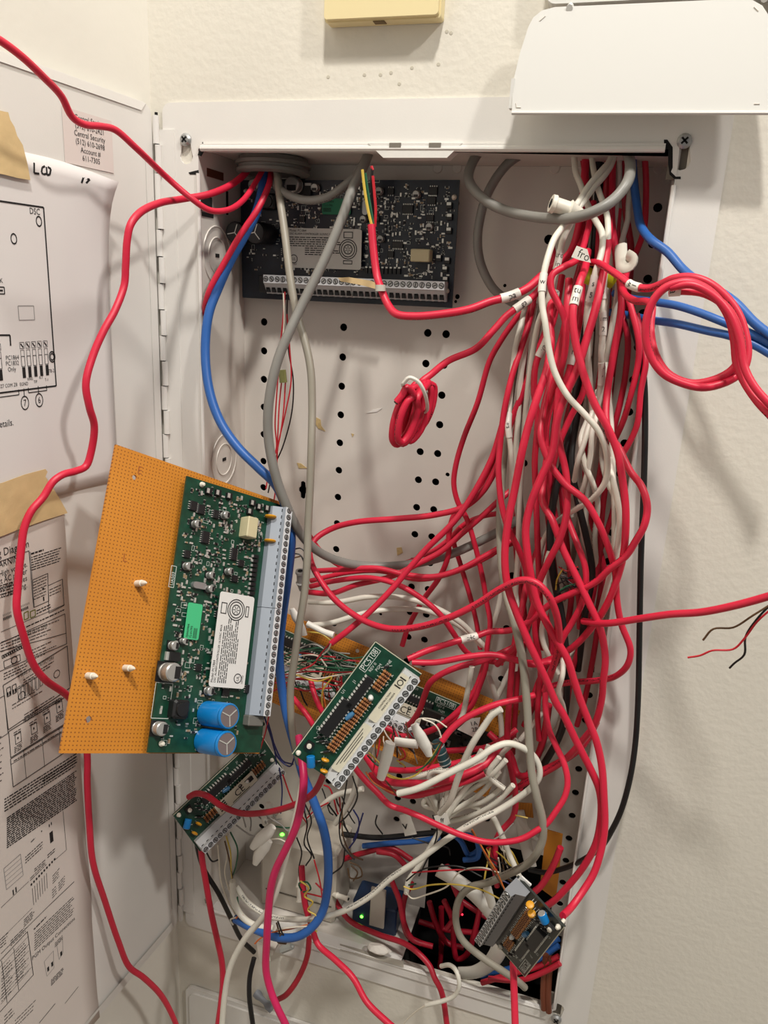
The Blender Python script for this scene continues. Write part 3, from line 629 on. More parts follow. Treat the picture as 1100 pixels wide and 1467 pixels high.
# ------------------------------------------------------------------ circuit boards (local frame: x = towards the terminal strip, y = along it, z = out of the board)
def V3(t): return Vector(t)
def lk(mb, name, m, root, smooth=False, label=None, loc=None):
    o = mb.build(name, m, root, smooth)
    if loc is not None: o.location = loc
    if label: o['label'] = label
    return o
def lt(mb, s, x, y, size, z, rot=0., sx=1., align='L'):
    c, s_ = math.cos(rot), math.sin(rot); put_text(mb, s, size, lambda a, b_: Vector((x + a * c - b_ * s_, y + a * s_ + b_ * c, z)), sx=sx, align=align)
def screw_obj(root, r, h, m0=ZINC):
    m = MB(); m.lathe((0, 0, 0), Z_, [(0, r), (h, r * .96), (h, 0)], 10); m.k = 1; m.box((0, 0, h), (r * 1.7, r * .34, h * .3)); return m.build('terminal_screw', [m0, DARK], root, True)
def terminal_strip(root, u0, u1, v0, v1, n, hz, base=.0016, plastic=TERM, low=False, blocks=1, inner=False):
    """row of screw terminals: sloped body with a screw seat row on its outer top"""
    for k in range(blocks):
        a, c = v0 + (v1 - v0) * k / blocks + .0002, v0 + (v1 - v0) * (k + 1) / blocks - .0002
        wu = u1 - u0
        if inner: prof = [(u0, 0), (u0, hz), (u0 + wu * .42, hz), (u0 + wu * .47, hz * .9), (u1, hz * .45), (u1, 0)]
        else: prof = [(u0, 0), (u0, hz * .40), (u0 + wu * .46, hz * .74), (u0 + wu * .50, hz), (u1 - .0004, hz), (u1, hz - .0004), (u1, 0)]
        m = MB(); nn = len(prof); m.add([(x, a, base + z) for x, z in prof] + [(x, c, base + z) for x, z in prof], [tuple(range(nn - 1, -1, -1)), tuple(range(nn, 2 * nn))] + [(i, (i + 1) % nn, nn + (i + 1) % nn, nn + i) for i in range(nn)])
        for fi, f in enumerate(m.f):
            if abs(min(m.v[i].z for i in f) - (base + hz)) < 1e-6: m.m[fi] = 1  # flat top takes the lit colour, slope keeps the darker plastic
        m.build('terminal_block', [plastic, TERMLIT if not low else plastic], root)
        m = MB()
        for i in range(n // blocks):
            y = a + (c - a) * (i + .5) / (n // blocks); m.box((u0 + wu * .44, y, base + hz * .73) if not inner else (u0 + wu * .78, y, base + hz * .645), (.0005, (c - a) / (n // blocks) * .45, .0004) if not inner else (wu * .26, (c - a) / (n // blocks) * .6, .003))
            m.box((u1 + .00015, y, base + hz * .3), (.0004, (c - a) / (n // blocks) * .62, hz * .42))
        m.build('wire_slots', DARK, root)['kind'] = 'stuff'
    p = (v1 - v0) / n; uc = u0 + (u1 - u0) * (.21 if inner else .75); rs = min(p * .44, (u1 - u0) * (.2 if inner else .24))
    hm = MB(); hm.lathe((0, 0, 0), Z_, [(-.0002, rs), (.0001, rs), (.0001, 0)], 12); seat = hm.build('screw_seat', DARK, root)
    sc_ = screw_obj(root, rs * .80, .0005)
    for i in range(n):
        y = v0 + p * (i + .5); loc = Vector((uc, y, base + hz)); rt = (0, 0, rnd.uniform(0, 3.1))
        if i == 0: seat.location = loc; sc_.location = loc; sc_.rotation_euler = rt
        else: inst(seat, root, loc); inst(sc_, root, loc, rt)
def chip(root, x, y, sx, sy, h=.0018, m=CHIP, pins=True, base=.0016, rot=0., name='chip'):
    b = MB(); fr = Matrix.Rotation(rot, 3, 'Z')
    b.box((0, 0, h / 2), (sx, sy, h), fr, bev=min(sx, sy) * .06)
    if pins:
        b.k = 1; n = max(2, int(max(sx, sy) / .0014))
        for s_ in (-1, 1):
            for i in range(n):
                t = -.5 + (i + .5) / n
                p = Vector((s_ * (sx / 2 + .0005), sy * t, .0004)) if sy >= sx else Vector((sx * t, s_ * (sy / 2 + .0005), .0004))
                b.box(fr @ p, (.0011, .0006, .0008) if sy >= sx else (.0006, .0011, .0008), fr)
    return lk(b, name, [m, SILVER], root, loc=(x, y, base))
def can(root, x, y, r, h, base=.0016, tilt=0.):
    b = MB(); b.box((0, 0, .0004), (r * 2.2, r * 2.2, .0008)); b.k = 1; b.lathe((0, 0, .0008), Z_, [(0, r * .96), (h * .15, r), (h * .22, r * .9), (h * .3, r), (h - r * .12, r), (h, r * .86)], 16)
    b.k = 2; b.box((r * .42, 0, h + .0008), (r * .7, r * 1.3, .0002)); return lk(b, 'smd_capacitor', [BLACK, ALU, CHIP], root, True, loc=(x, y, base))
def silk_rect(mb, x0, y0, x1, y1, t, z):
    for a, c, d, e in ((x0, y0, x1, y0 + t), (x0, y1 - t, x1, y1), (x0, y0, x0 + t, y1), (x1 - t, y0, x1, y1)): mb.add([(a, c, z), (d, c, z), (d, e, z), (a, e, z)], [(0, 1, 2, 3)])

def control_board(name, label, frame, w, h, pcb, capm, plastic, dark, group=None):
    root = thing(name, label, 'circuit board', frame=frame)
    b = MB(); b.box((w / 2, h / 2, .0008), (w, h, .0016)); lk(b, 'board', [pcb], root)
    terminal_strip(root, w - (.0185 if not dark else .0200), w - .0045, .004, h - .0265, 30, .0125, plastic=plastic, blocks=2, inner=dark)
    taken = []
    def U(px, py, hh=0.):       # position on the board from the photograph of the upright board; hh = height of the point above it
        return GUV(px, py, hh)
    def T(x, y, r): taken.append((x, y, r))
    # big parts
    for px, py in ((288, 694.5), (393, 729), (230, 1065)):
        x, y = U(px, py); b = MB(); b.lathe((0, 0, 0), Z_, [(-.0055, .0016), (.0016, .0016), (.0028, .0021), (.0052, .0012), (.0056, 0)], 10); lk(b, 'standoff_post', NYL, root, True, loc=(x, y, 0)); T(x, y, .003)
    for px, py, sx, sy in ((276, 725, .0058, .0068), (287, 730, .0058, .0068), (308, 737, .0048, .0062), (293, 770, .0062, .0088), (267, 794, .0048, .0055), (335, 829, .005, .005), (334, 794, .005, .009), (344, 807, .005, .005), (277, 889, .0045, .005), (283, 956, .0045, .005), (296, 1025, .0045, .005), (322, 992, .006, .005), (355, 987, .006, .006), (311, 880, .0035, .005)):
        x, y = U(px, py); chip(root, x, y, sx, sy); T(x, y, .0055)
    for px, py in ((297, 704), (310.5, 706.5), (326.5, 711), (360, 721), (369.5, 726.5), (381, 728.5), (356, 733)):
        x, y = U(px, py); b = MB(); b.box((0, 0, .0014), (.0046, .0046, .0028), bev=.0003); b.k = 1; b.box((-.0012, 0, .0029), (.0022, .0034, .0003)); lk(b, 'transistor', [CHIP, SILVER], root, loc=(x, y, .0016)); T(x, y, .0035)
    for px, py, r, hh in ((281.5, 750.5, .0028, .005), (323, 738, .0028, .005), (269, 811, .0028, .005), (302, 824, .0026, .005), (328.5, 818.5, .0026, .005), (301, 843.5, .0026, .005), (249, 925, .0031, .005), (245, 963, .0062, .0105), (300, 990, .0031, .005), (230, 1044, .0046, .0065), (263.5, 918.5, .0022, .0045)):
        x, y = U(px, py, hh * .7); can(root, x, y, r, hh); T(x, y, r * 1.3)
    x, y = U(282.5, 839); b = MB(); b.prism(rrect(-.0055, -.0023, .0055, .0023, .0021, 4), Vector((0, 0, 0)), X_, Y_, Z_, .0035); lk(b, 'crystal', ZINC, root, loc=(x, y, .0016)); T(x, y, .006)
    x, y = U(358, 756, .006); b = MB(); b.box((0, 0, .0048), (.0095, .0155, .0096), bev=.0007); lk(b, 'relay', RELAY, root, loc=(x, y, .0016)); T(x, y, .009)
    for px, py in ((381, 741), (380, 775.5)):
        x, y = U(px, py); b = MB(); b.lathe((0, -.0012, .0055), Y_, [(0, .001), (.0004, .0042), (.0012, .0047), (.002, .0042), (.0024, .001)], 14); b.k = 1; b.cyl((-.002, 0, 0), (-.002, 0, .003), .0003, n=5); b.cyl((.002, 0, 0), (.002, 0, .003), .0003, n=5)
        if dark: continue
        lk(b, 'disc_varistor', [YEL, SILVER], root, True, loc=(x, y, .0016)); T(x, y, .005)
    for i in range(9):
        x, y = U(365 - .72 * i, 797.5 + 6.6 * i); b = MB(); b.box((0, 0, .0011), (.0042, .0024, .0022)); b.k = 1; b.box((-.0027, 0, .0006), (.0012, .0018, .0012)); lk(b, 'diode', [CHIP, SILVER], root, loc=(x, y, .0016)); T(x, y, .0035)
    x, y = U(257, 1016, .004); b = MB(); b.box((0, 0, .0035), (.0125, .0125, .007), bev=.0014); b.lathe((0, 0, .006), Z_, [(0, .005), (.0022, .0045), (.0022, 0)], 14); lk(b, 'inductor', CHIP, root, loc=(x, y, .0016)); T(x, y, .009)
    x, y = U(247, 940.5); b = MB(); b.box((0, 0, .0018), (.008, .006, .0036)); b.k = 1; b.box((-.005, 0, .001), (.0024, .0055, .002)); lk(b, 'power_diode', [CHIP, SILVER], root, loc=(x, y, .0016)); T(x, y, .007)
    for px, py in ((329, 1026), (325, 1066)):          # two big cans standing on the board
        hh = .0262; x, y = U(px, py, hh); r = .0086
        b = MB(); b.lathe((x, y, .0016), Z_, [(0, r * .9), (.001, r), (.0222, r), (.0232, r * .93), (.0242, r), (hh - .0008, r), (hh, r * .93), (hh, r * .86), (hh - .0014, r * .86)], 24)
        b.k = 1; b.lathe((x, y, .0016 + hh - .0008), Z_, [(0, r * .85), (.0006, r * .85), (.0006, 0)], 20); b.k = 2
        for k in range(3):
            t = math.radians(80 + 120 * k); b.box((x + r * .4 * math.cos(t), y + r * .4 * math.sin(t), .0016 + hh), (r * .78, .0007, .0003), Matrix.Rotation(t, 3, 'Z'))
        lk(b, 'electrolytic_capacitor', [capm, CAPBR if not dark else BLKCAP, SILVER], root, True); T(x, y, .0092)
    b = MB(); b.box((w - .0125, h - .0228, .004), (.014, .0075, .008), bev=.0006); lk(b, 'connector', GREYPL if not dark else CHIP, root)
    # stickers
    c4 = [U(x, y, .0055) for x, y in ((323.3, 845.5), (370.4, 859.2), (343, 991), (292, 978.3))]
    lx0 = (c4[0][0] + c4[3][0]) / 2; lx1 = (c4[1][0] + c4[2][0]) / 2; ly0 = (c4[0][1] + c4[1][1]) / 2; ly1 = (c4[2][1] + c4[3][1]) / 2
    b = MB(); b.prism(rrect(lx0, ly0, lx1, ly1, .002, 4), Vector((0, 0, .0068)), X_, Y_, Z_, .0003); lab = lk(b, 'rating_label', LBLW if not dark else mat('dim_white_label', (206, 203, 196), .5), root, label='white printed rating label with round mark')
    T((lx0 + lx1) / 2, ly0 + .012, .012); T((lx0 + lx1) / 2, (ly0 + ly1) / 2, .014); T((lx0 + lx1) / 2, ly1 - .012, .012)
    b = MB(); zl = .0073; wl = lx1 - lx0; R9 = -math.pi / 2
    def flip(x, y): return (x, y, zl)
    # lettering runs along the strip, reading towards the label's round mark
    def tl(s, x, y, size, sx=.9, align='L'): put_text(b, s, size, lambda a, c: Vector((x + c * -1 * -1 * 0 - c, y - a, zl)) if False else Vector((x - c, y - a, zl)), sx=sx, align=align)
    tl('Model: PC1864', lx0 + .0028, ly1 - .003, .0027); tl('DSC ALARM CONTROLLER 16.5VAC 40VA', lx0 + .0052, ly1 - .003, .0024)
    rr = random.Random(5)
    for i in range(9):
        y = ly1 - .003; e = ly0 + .020 + rr.random() * .006 + (.006 if i in (5, 8) else 0)
        if i >= 5: y -= .014
        while y > e:
            l = .001 + rr.random() * .004; x = lx0 + .0068 + i * .00165; b.add([(x, y, zl), (x + .0007, y, zl), (x + .0007, y - l, zl), (x, y - l, zl)], [(0, 1, 2, 3)]); y -= l + .0007
    cx, cy = lx0 + wl * .5, ly0 + .0115
    for r_ in (.0075, .0058, .0036): ringm(b, lambda a, z, e=0: Vector((a, z, zl)), cx, cy, r_, .0007, 0, 22)
    for k in range(6): t = k * math.pi / 3; b.box((cx + .0018 * math.cos(t), cy + .0018 * math.sin(t), zl), (.0022, .0004, .0001), Matrix.Rotation(t, 3, 'Z'))
    silk_rect(b, cx - .0135, cy - .004, cx - .0085, cy + .004, .0006, zl); silk_rect(b, cx + .0085, cy - .004, cx + .0115, cy + .004, .0006, zl)
    ringm(b, lambda a, z, e=0: Vector((a, z, zl)), lx1 - .007, ly1 - .007, .0032, .0006, 0, 18); tl('UL', lx1 - .0058, ly1 - .0052, .0034)
    tl('LISTED', lx1 - .0022, ly1 - .0035, .0022)
    o = b.build('print', INK, lab)
    g4 = [U(x, y, .002) for x, y in ((270, 863.5), (291, 865.5), (283.6, 917.6), (262.7, 914.5))]
    gx0, gx1, gy0, gy1 = (g4[0][0] + g4[3][0]) / 2, (g4[1][0] + g4[2][0]) / 2, (g4[0][1] + g4[1][1]) / 2, (g4[2][1] + g4[3][1]) / 2
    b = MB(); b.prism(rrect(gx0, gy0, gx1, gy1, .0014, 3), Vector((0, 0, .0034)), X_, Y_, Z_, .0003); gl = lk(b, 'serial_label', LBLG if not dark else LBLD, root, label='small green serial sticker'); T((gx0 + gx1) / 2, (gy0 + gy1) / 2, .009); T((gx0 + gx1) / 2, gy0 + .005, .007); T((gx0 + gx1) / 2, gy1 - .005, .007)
    b = MB(); zl = .0039
    for i, t in enumerate(('7JW69904', '72-01793')): tl(t, gx0 + .0032 + .0028 * i, gy1 - .001, .0024)
    for i in range(3): x = gx0 + .0072 + .0011 * i; b.add([(x, gy1 - .001, zl), (x + .0005, gy1 - .001, zl), (x + .0005, gy1 - .008, zl), (x, gy1 - .008, zl)], [(0, 1, 2, 3)])
    b.build('print', INK, gl)
    # silkscreen
    b = MB(); zl = .00175
    x, y = U(247, 826); silk_rect(b, x - .0022, y - .0075, x + .0022, y + .0075, .0004, zl); tl('UA503', x + .0014, y + .006, .0036)
    x, y = U(279, 1071); lt(b, 'CE', x, y, .003, zl, 0)
    x0, y0 = U(223, 977); x1, y1 = U(241, 1030); silk_rect(b, x0, y0, x1, y1, .0004, zl)
    rr = random.Random(11)
    for i in range(70):
        x, y = rr.uniform(.004, w - .024), rr.uniform(.004, h - .006)
        if any((x - a) ** 2 + (y - c) ** 2 < (r * .9) ** 2 for a, c, r in taken): continue
        if rr.random() < .5: silk_rect(b, x, y, x + rr.uniform(.002, .005), y + rr.uniform(.002, .004), .00025, zl)
        else: lt(b, rr.choice(('R12', 'C7', 'Q3', 'U5', 'D8', 'R41')), x, y, .0016, zl)
    b.build('silkscreen', SILK, root)
    b = MB(); rr = random.Random(2); n = 0                # solder-side crumbs: surface-mount resistors and capacitors too small to pick apart
    while n < 620:
        x, y = rr.uniform(.004, w - .023), rr.uniform(.004, h - .005)
        if y > h * .80 and rr.random() < .5: n += 1; continue
        if any((x - a) ** 2 + (y - c) ** 2 < r * r for a, c, r in taken): n += .25; continue
        L, S = rr.choice(((.0018, .001), (.0022, .0012), (.0014, .0008), (.0026, .0014)))
        if rr.random() < .5: L, S = S, L
        b.k = rr.choice((0, 0, 1, 1, 2)); b.box((x, y, .0020), (L, S, .0009)); b.k = 1
        if L > S: b.box((x - L * .5, y, .0019), (L * .28, S, .0008)); b.box((x + L * .5, y, .0019), (L * .28, S, .0008))
        else: b.box((x, y - S * .5, .0019), (L, S * .28, .0008)); b.box((x, y + S * .5, .0019), (L, S * .28, .0008))
        n += 1
    o = b.build('surface_mount_parts', [CHIP, SILVER, mat('capacitor_tan', (150, 128, 100), .5)], root); o['kind'] = 'stuff'
    return root

def expander_board(name, label, frame, w, h, pcb=PCBG, plastic=TERM2, lay=0, nscrew=18, group=None, strip_h=.009):
    """zone expander: two DIP chips, a column of resistors, terminal strip on the right edge (x), button end at large y"""
    root = thing(name, label, 'circuit board', frame=frame, group=group)
    b = MB(); b.box((w / 2, h / 2, .0008), (w, h, .0016)); lk(b, 'board', pcb, root)
    b = MB(); e = .0006
    for x0, y0, sx, sy in ((0, h / 2, e, h), (w / 2, 0, w, e)): b.box((x0 + e / 2 if sx == e else x0, y0 + e / 2 if sy == e else y0, .00165), (sx, sy, .0003))
    lk(b, 'pale_edge', mat('bare_edge', (196, 192, 170), .5), root)
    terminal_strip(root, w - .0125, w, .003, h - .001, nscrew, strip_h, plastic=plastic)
    def dip(x, y, L, wd=.0072):
        b = MB(); b.box((0, 0, .0021), (wd, L, .0036), bev=.0004); b.k = 1; n = int(L / .00254)
        for s_ in (-1, 1):
            for i in range(n): b.box((s_ * (wd / 2 + .0006), -L / 2 + L * (i + .5) / n, .0013), (.0013, .0013, .0024))
        lk(b, 'dip_chip', [CHIP, mat('pin_bright', (225, 224, 216), .35, .3)], root, loc=(x, y, .0016))
    dip(.0125, h * .36, .027, .0058); dip(.0095, h * .60, .030, .0078)
    for k in range(26):
        y = h * (.135 + .027 * k)
        if 6 <= k <= 8: continue
        b = MB(); L = .0068
        b.cyl((-.0048, 0, .0014), (.0048, 0, .0014), .0003, n=5); b.k = 1
        b.lathe((-L / 2, 0, .0014), X_, [(0, .0006), (.0006, .00125), (.0018, .00105), (L - .0018, .00105), (L - .0006, .00125), (L, .0006)], 8)
        b.k = 2
        for t in (.002, .0033, .0046): b.lathe((-L / 2 + t, 0, .0014), X_, [(0, .00122), (.0006, .00122)], 8)
        lk(b, 'resistor', [SILVER, TAN, BAND], root, True, loc=(w - .0205 + .0004 * (k % 2), y, .0016))
    b = MB(); b.tube([Vector((.0175, h * .50, .0036)), Vector((.0168, h * .53, .0036)), Vector((.016, h * .57, .0036))], [.0016, .0022, .0016], 10); lk(b, 'ceramic_capacitor', BLUEC, root, True)
    b = MB(); b.lathe((0, 0, 0), Z_, [(0, .0018), (.003, .0020), (.0046, .0008), (.0048, 0)], 10); lk(b, 'ceramic_capacitor', LBLW, root, True, loc=(w - .0195, h * .345, .0016))
    for x, y in ((.0205, h * .885), (.0245, h * .955)):
        b = MB(); b.lathe((0, -.0012, .0048), Vector((.3, 1, .2)), [(0, .001), (.0004, .0026), (.0012, .0030), (.002, .0026), (.0024, .001)], 12); b.k = 1; b.cyl((-.001, 0, 0), (-.001, 0, .003), .0003, n=5); b.cyl((.001, 0, 0), (.001, 0, .003), .0003, n=5); lk(b, 'disc_capacitor', [YEL, SILVER], root, True, loc=(x, y, .0016))
    b = MB(); b.lathe((.0135, h * .955, .0058), Vector((.6, .75, .1)), [(-.004, .0026), (-.0036, .003), (.0034, .003), (.004, .0026)], 16); b.k = 1; b.lathe((.0135, h * .955, .0058), Vector((.6, .75, .1)), [(.004, .0026), (.0042, .0024), (.0042, 0)], 16); lk(b, 'blue_capacitor', [BLUECAP, ALU], root, True)
    b = MB(); b.box((0, 0, .0012), (.0056, .0056, .0024)); b.k = 1; b.lathe((0, 0, .0024), Z_, [(0, .0018), (.0014, .0017), (.0016, 0)], 12); lk(b, 'push_button', [CHIP, NYL], root, loc=(.0062, h * .875, .0016))
    for x, y in ((.0032, h * .965),) + (((w - .0045 - .012, h * .05),) if lay else ()):
        b = MB(); b.lathe((0, 0, -.004), Z_, [(0, .0014), (.0056, .0014), (.0066, .002), (.0088, .0012), (.0092, 0)], 10); lk(b, 'standoff_post', NYL, root, True, loc=(x, y, 0))
    for i, (x, y) in enumerate(((.0115, h * .80), (.0155, h * .785), (.0085, h * .785), (.0195, h * .76), (.0185, h * .845), (.022, h * .15), (.017, h * .10), (.023, h * .225), (.0165, h * .95))):
        b = MB(); b.lathe((0, 0, .0014), Vector((.7, -.7, 0)), [(-.002, .0004), (-.0018, .0009), (.0018, .0009), (.002, .0004)], 8); b.k = 1; b.cyl((-.0028, .0028, .0012), (.0028, -.0028, .0012), .0003, n=5); lk(b, 'glass_diode', [CHIP, SILVER], root, True, loc=(x, y, .0016))
    b = MB(); zl = .0018
    silk_rect(b, .002, h * .035, .0075, h * .225, .0004, zl)
    put_text(b, 'PC5108', .0058, lambda a, c: Vector((.0064 - c, h * .215 - a, zl)), sx=.9); put_text(b, 'REV 0', .003, lambda a, c: Vector((.0105 - c, h * .2 - a, zl)))
    for t, x, y in (('PGM', .014, h * .17), ('ZONE', .018, h * .13), ('J1', .006, h * .33), ('U1', .004, h * .44)): put_text(b, t, .003, lambda a, c: Vector((x - c, y - a, zl)))
    for i in range(8): ringm(b, lambda a, z, e=0: Vector((a, z, zl)), .004 + .0022 * i, h * (.74 + .025 * (i % 3)), .0012, .0002, 0, 10)
    b.build('silkscreen', SILK, root)
    if lay == 0:
        zs = .0016 + strip_h * .72
        for y0, y1, tx in ((.006, h * .46, 1), (h * .50, h * .90, 0)):
            b = MB(); b.prism(rrect(w - .0138, y0, w - .0068, y1, .0012, 3), Vector((0, 0, zs)), X_, Y_, Z_, .0003); la = lk(b, 'strip_label', LBLB, root, label='cream printed label lying along the terminal strip')
            b = MB(); zl = zs + .0005
            if tx:
                ringm(b, lambda a, z, e=0: Vector((a, z, zl)), w - .0103, y0 + .0065, .0020, .0006, 0, 14)
                for k in (-1, 1): b.box((w - .0103, y0 + .0065 + k * .0034, zl), (.005, .0009, .0001))
                put_text(b, 'CONSTRUCTION', .0018, lambda a, c: Vector((w - .011 - c, y0 + .03 - a, zl))); put_text(b, 'MADE IN CANADA', .0018, lambda a, c: Vector((w - .0085 - c, y0 + .03 - a, zl)))
            else:
                for k in range(3): b.box((w - .012 + .0016 * k, (y0 + y1) / 2, zl), (.0004, (y1 - y0) * (.8 - .12 * k), .0001))
            b.build('print', INK, la)
    elif lay == 1:
        zs = .0045
        b = MB(); b.prism(rrect(w - .0245, h * .26, w - .0130, h * .70, .0005, 2), Vector((0, 0, zs)), X_, Y_, Z_, .0003); la = lk(b, 'rating_label', LBLB, root, label='white printed label with CE mark')
        b = MB(); zl = zs + .0005
        put_text(b, 'CE', .0088, lambda a, c: Vector((w - .0155 - c, h * .50 - a, zl)))
        ringm(b, lambda a, z, e=0: Vector((a, z, zl)), w - .0215, h * .42, .0014, .0008, 0, 12)
        for k in range(4): b.box((w - .0225 + .0022 * k, h * .635, zl), (.0012, h * .075, .0001))
        b.box((w - .019, h * .31, zl), (.004, h * .05, .0001)); b.box((w - .0142, h * .45, zl), (.0006, h * .2, .0001)); b.box((w - .0215, h * .33, zl), (.0006, h * .08, .0001))
        b.build('print', INK, la)
    return root

# main board hanging in front of the cabinet, on its amber perforated carrier
gO = P3(.0423, -.1, -.2294); gu = Vector((.4665, .7956, -.3866)).normalized(); gv = Vector((.114, -.4874, -.8657)); gv = (gv - gu * gv.dot(gu)).normalized(); gn = gu.cross(gv)
if gn.dot(CAM - gO) < 0: gn = -gn
# keep a right-handed frame: x = u, y = v, z = n
GW, GH = .0945, .1875
def GUV(px, py, hh=0.):
    q = onplane(px, py, gO + gn * (.0016 + hh), gn); return ((q - gO).dot(gu), (q - gO).dot(gv))
HAND = gu.cross(gv).dot(gn)
control_board('control_board', 'large green control board mounted on an amber perforated board', (gO, gu, gv, gn), GW, GH, PCBG, BLUECAP, TERM, False)
pb = thing('perforated_board', 'large amber perforated board hanging in front of the cabinet, carrying the green board', 'circuit board', frame=(gO - gn * .0092, gu, gv, gn))
holes = [circ(-.0345, .0092, .0018, 10), circ(-.0393, .1686, .0022, 10)]
b = MB(); b.prism([(-.0518, -.0092), (.1005, -.0050), (.1012, .1892), (-.0545, .1888)], Vector((0, 0, 0)), X_, Y_, Z_, .0018, holes=holes); b.build('carrier', PERF, pb)
for x, y in ((-.0208, .0797), (-.0200, .1353), (-.0447, .142)):
    b = MB(); b.lathe((0, 0, 0), Z_, [(0, .0022), (.0065, .0022), (.0068, .0017), (.009, .0017), (.0118, .0006), (.012, 0)], 12); o = b.build('standoff_post', NYL, pb, True); o.location = (x, y, .0018)
b = MB()
for s_, x, y in (('E', -.0335, .006), ('L', -.034, .067)): put_text(b, s_, .008, lambda a, c: Vector((x + a, y - c, .00185)))
b.build('printed_mark', mat('brown_print', (160, 88, 30), .6), pb)

# board fixed to the back panel
uO = P3(.1911, .0574, -.0127); uu = Vector((.0095, .0166, -.9998)).normalized(); uv_ = Vector((-.9997, .0237, -.0091)); uv_ = (uv_ - uu * uv_.dot(uu)).normalized(); un = Vector((-.024, -1, -.017)); un = (un - uu * un.dot(uu) - uv_ * un.dot(uv_)).normalized()
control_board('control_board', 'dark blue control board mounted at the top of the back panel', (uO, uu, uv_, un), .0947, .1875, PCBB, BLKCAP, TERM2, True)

def frame4(o, u, v):
    u = Vector(u).normalized(); v = Vector(v); v = (v - u * v.dot(u)).normalized(); n = v.cross(u)
    if n.dot(CAM - o) < 0: n = -n
    return (o, u, v, n)
f1 = frame4(P3(.1865, -.0947, -.3322), (.8173, .1779, -.5481), (-.4755, -.3289, -.8159))
expander_board('expander_board', 'green expander board with cream labelled terminal strip, hanging in front of the tangle', f1, .0406, .1)
f2 = frame4(P3(.0539, -.003, -.4917), (.4212, .2229, -.8792), (-.421, -.8105, -.4072))
expander_board('expander_board', 'green expander board with CE label, hanging below the large amber board', f2, .0451, .1, PCBD, TERM2, 1, 18)
pT, pR, pB2, pL = [P3(*t) for t in ((.304, -.1106, -.4827), (.3395, -.1279, -.4986), (.3176, -.0898, -.5884), (.2821, -.0725, -.5725))]
f3 = frame4(pB2, pL - pB2, pR - pB2)
expander_board('expander_board', 'dark expander board hanging edge-on over the black hole at the bottom', f3, .0426, .1, PCBK, mat('terminal_dark_grey', (120, 122, 126), .45), 2, 16, strip_h=.013)
# white patch at the end of the dark board's strip
# carrier with two expanders deep in the cabinet
cO = at(424, 884, .066); cR = at(745, 1018, .066); cu = (cR - cO).normalized(); cn = Vector((0, -1, .35)); cn = (cn - cu * cn.dot(cu)).normalized(); cv_ = cu.cross(cn)
if cv_.z > 0: cv_ = -cv_
cb = thing('perforated_board', 'amber perforated board deep in the cabinet behind the cables', 'circuit board', frame=(cO, cu, cv_, cn))
CWd = (cR - cO).length
b = MB(); b.prism([(-.03, 0), (CWd, 0), (CWd, .085), (-.03, .085)], Vector((0, 0, 0)), X_, Y_, Z_, .0016, holes=[circ(.068, .007, .002, 8)]); b.build('carrier', PERF, cb)
for k, (x0, lab) in enumerate(((.072, 'green expander board deep in the cabinet, on the carrier left of the tangle'), (.176, 'green expander board deep in the cabinet, on the carrier under the red cables'))):
    fo_ = cO + cu * x0 + cv_ * .0135 + cn * .008
    expander_board('expander_board', lab, frame4(fo_, cv_, -cu), .043, .1, PCBD, TERM2, 1, 18)

# ------------------------------------------------------------------ cables
def catmull(P, k=7):
    n = len(P); out = []
    for i in range(n - 1):
        p0 = P[i - 1] if i else P[0] * 2 - P[1]; p1, p2 = P[i], P[i + 1]; p3 = P[i + 2] if i + 2 < n else P[-1] * 2 - P[-2]
        d1 = max((p1 - p0).length, 1e-6) ** .5; d2 = max((p2 - p1).length, 1e-6) ** .5; d3 = max((p3 - p2).length, 1e-6) ** .5
        m1 = (p1 - p0) / d1 - (p2 - p0) / (d1 + d2) + (p2 - p1) / d2; m2 = (p2 - p1) / d2 - (p3 - p1) / (d2 + d3) + (p3 - p2) / d3
        m1 *= d2; m2 *= d2; kk = max(2, min(k, int((p2 - p1).length / .003) + 2))
        for j in range(kk):
            t = j / kk; t2, t3 = t * t, t * t * t
            out.append(p1 * (2 * t3 - 3 * t2 + 1) + m1 * (t3 - 2 * t2 + t) + p2 * (-2 * t3 + 3 * t2) + m2 * (t3 - t2))
    out.append(P[-1].copy()); return out
def lerpY(ys, t):
    if not isinstance(ys, (list, tuple)): return ys
    x = t * (len(ys) - 1); i = min(int(x), len(ys) - 2); return ys[i] + (ys[i + 1] - ys[i]) * (x - i)
def path(pts, ys):
    n = len(pts); return [at(p[0], p[1], lerpY(ys, i / (n - 1))) if len(p) == 2 else (atd(p[0], p[1], p[2]) if p[2] > 0 else at(p[0], p[1], p[3])) for i, p in enumerate(pts)]
def prs(*a): return [(a[i], a[i + 1]) for i in range(0, len(a), 2)]
def tubeobj(name, P, r, m, n=10, smooth=True):
    b = MB(); b.tube(P, r, n); return b.build(name, m, None, smooth, recalc=False)
NC = {'red': 'red', 'dred': 'red', 'pink': 'crimson', 'white': 'white', 'grey': 'grey', 'lgrey': 'beige grey', 'blue': 'blue', 'black': 'black'}
WIRES = []
def cable(col, wpx, pts, ys, label=None, group=None, name=None, marks=(), ends=(), cat='cable'):
    P0 = path(pts, ys); P = catmull(P0)
    dm = sum(depth(p) for p in P) / len(P); r = wpx / 2 * dm / FPX
    m = J.get(col) or TH[col]
    o = tubeobj(name or (NC.get(col, 'loose').replace(' ', '_') + '_cable'), P, r, m, 10 if wpx > 5 else 6)
    tag(o, label, cat, group)
    for px, py, ln, txt in marks: marker(o, P, r, px, py, ln, txt)
    for c, L, yy in ends: q = catmull(path(L, yy)); e = tubeobj('conductor', q, (4.4 if pts[0] == (532, 322) else 2.4) / 2 * depth(q[0]) / FPX, TH[c], 6); e.parent = o; e['label'] = c[1:] + ' inner conductor'
    WIRES.append((o, P, r)); return o
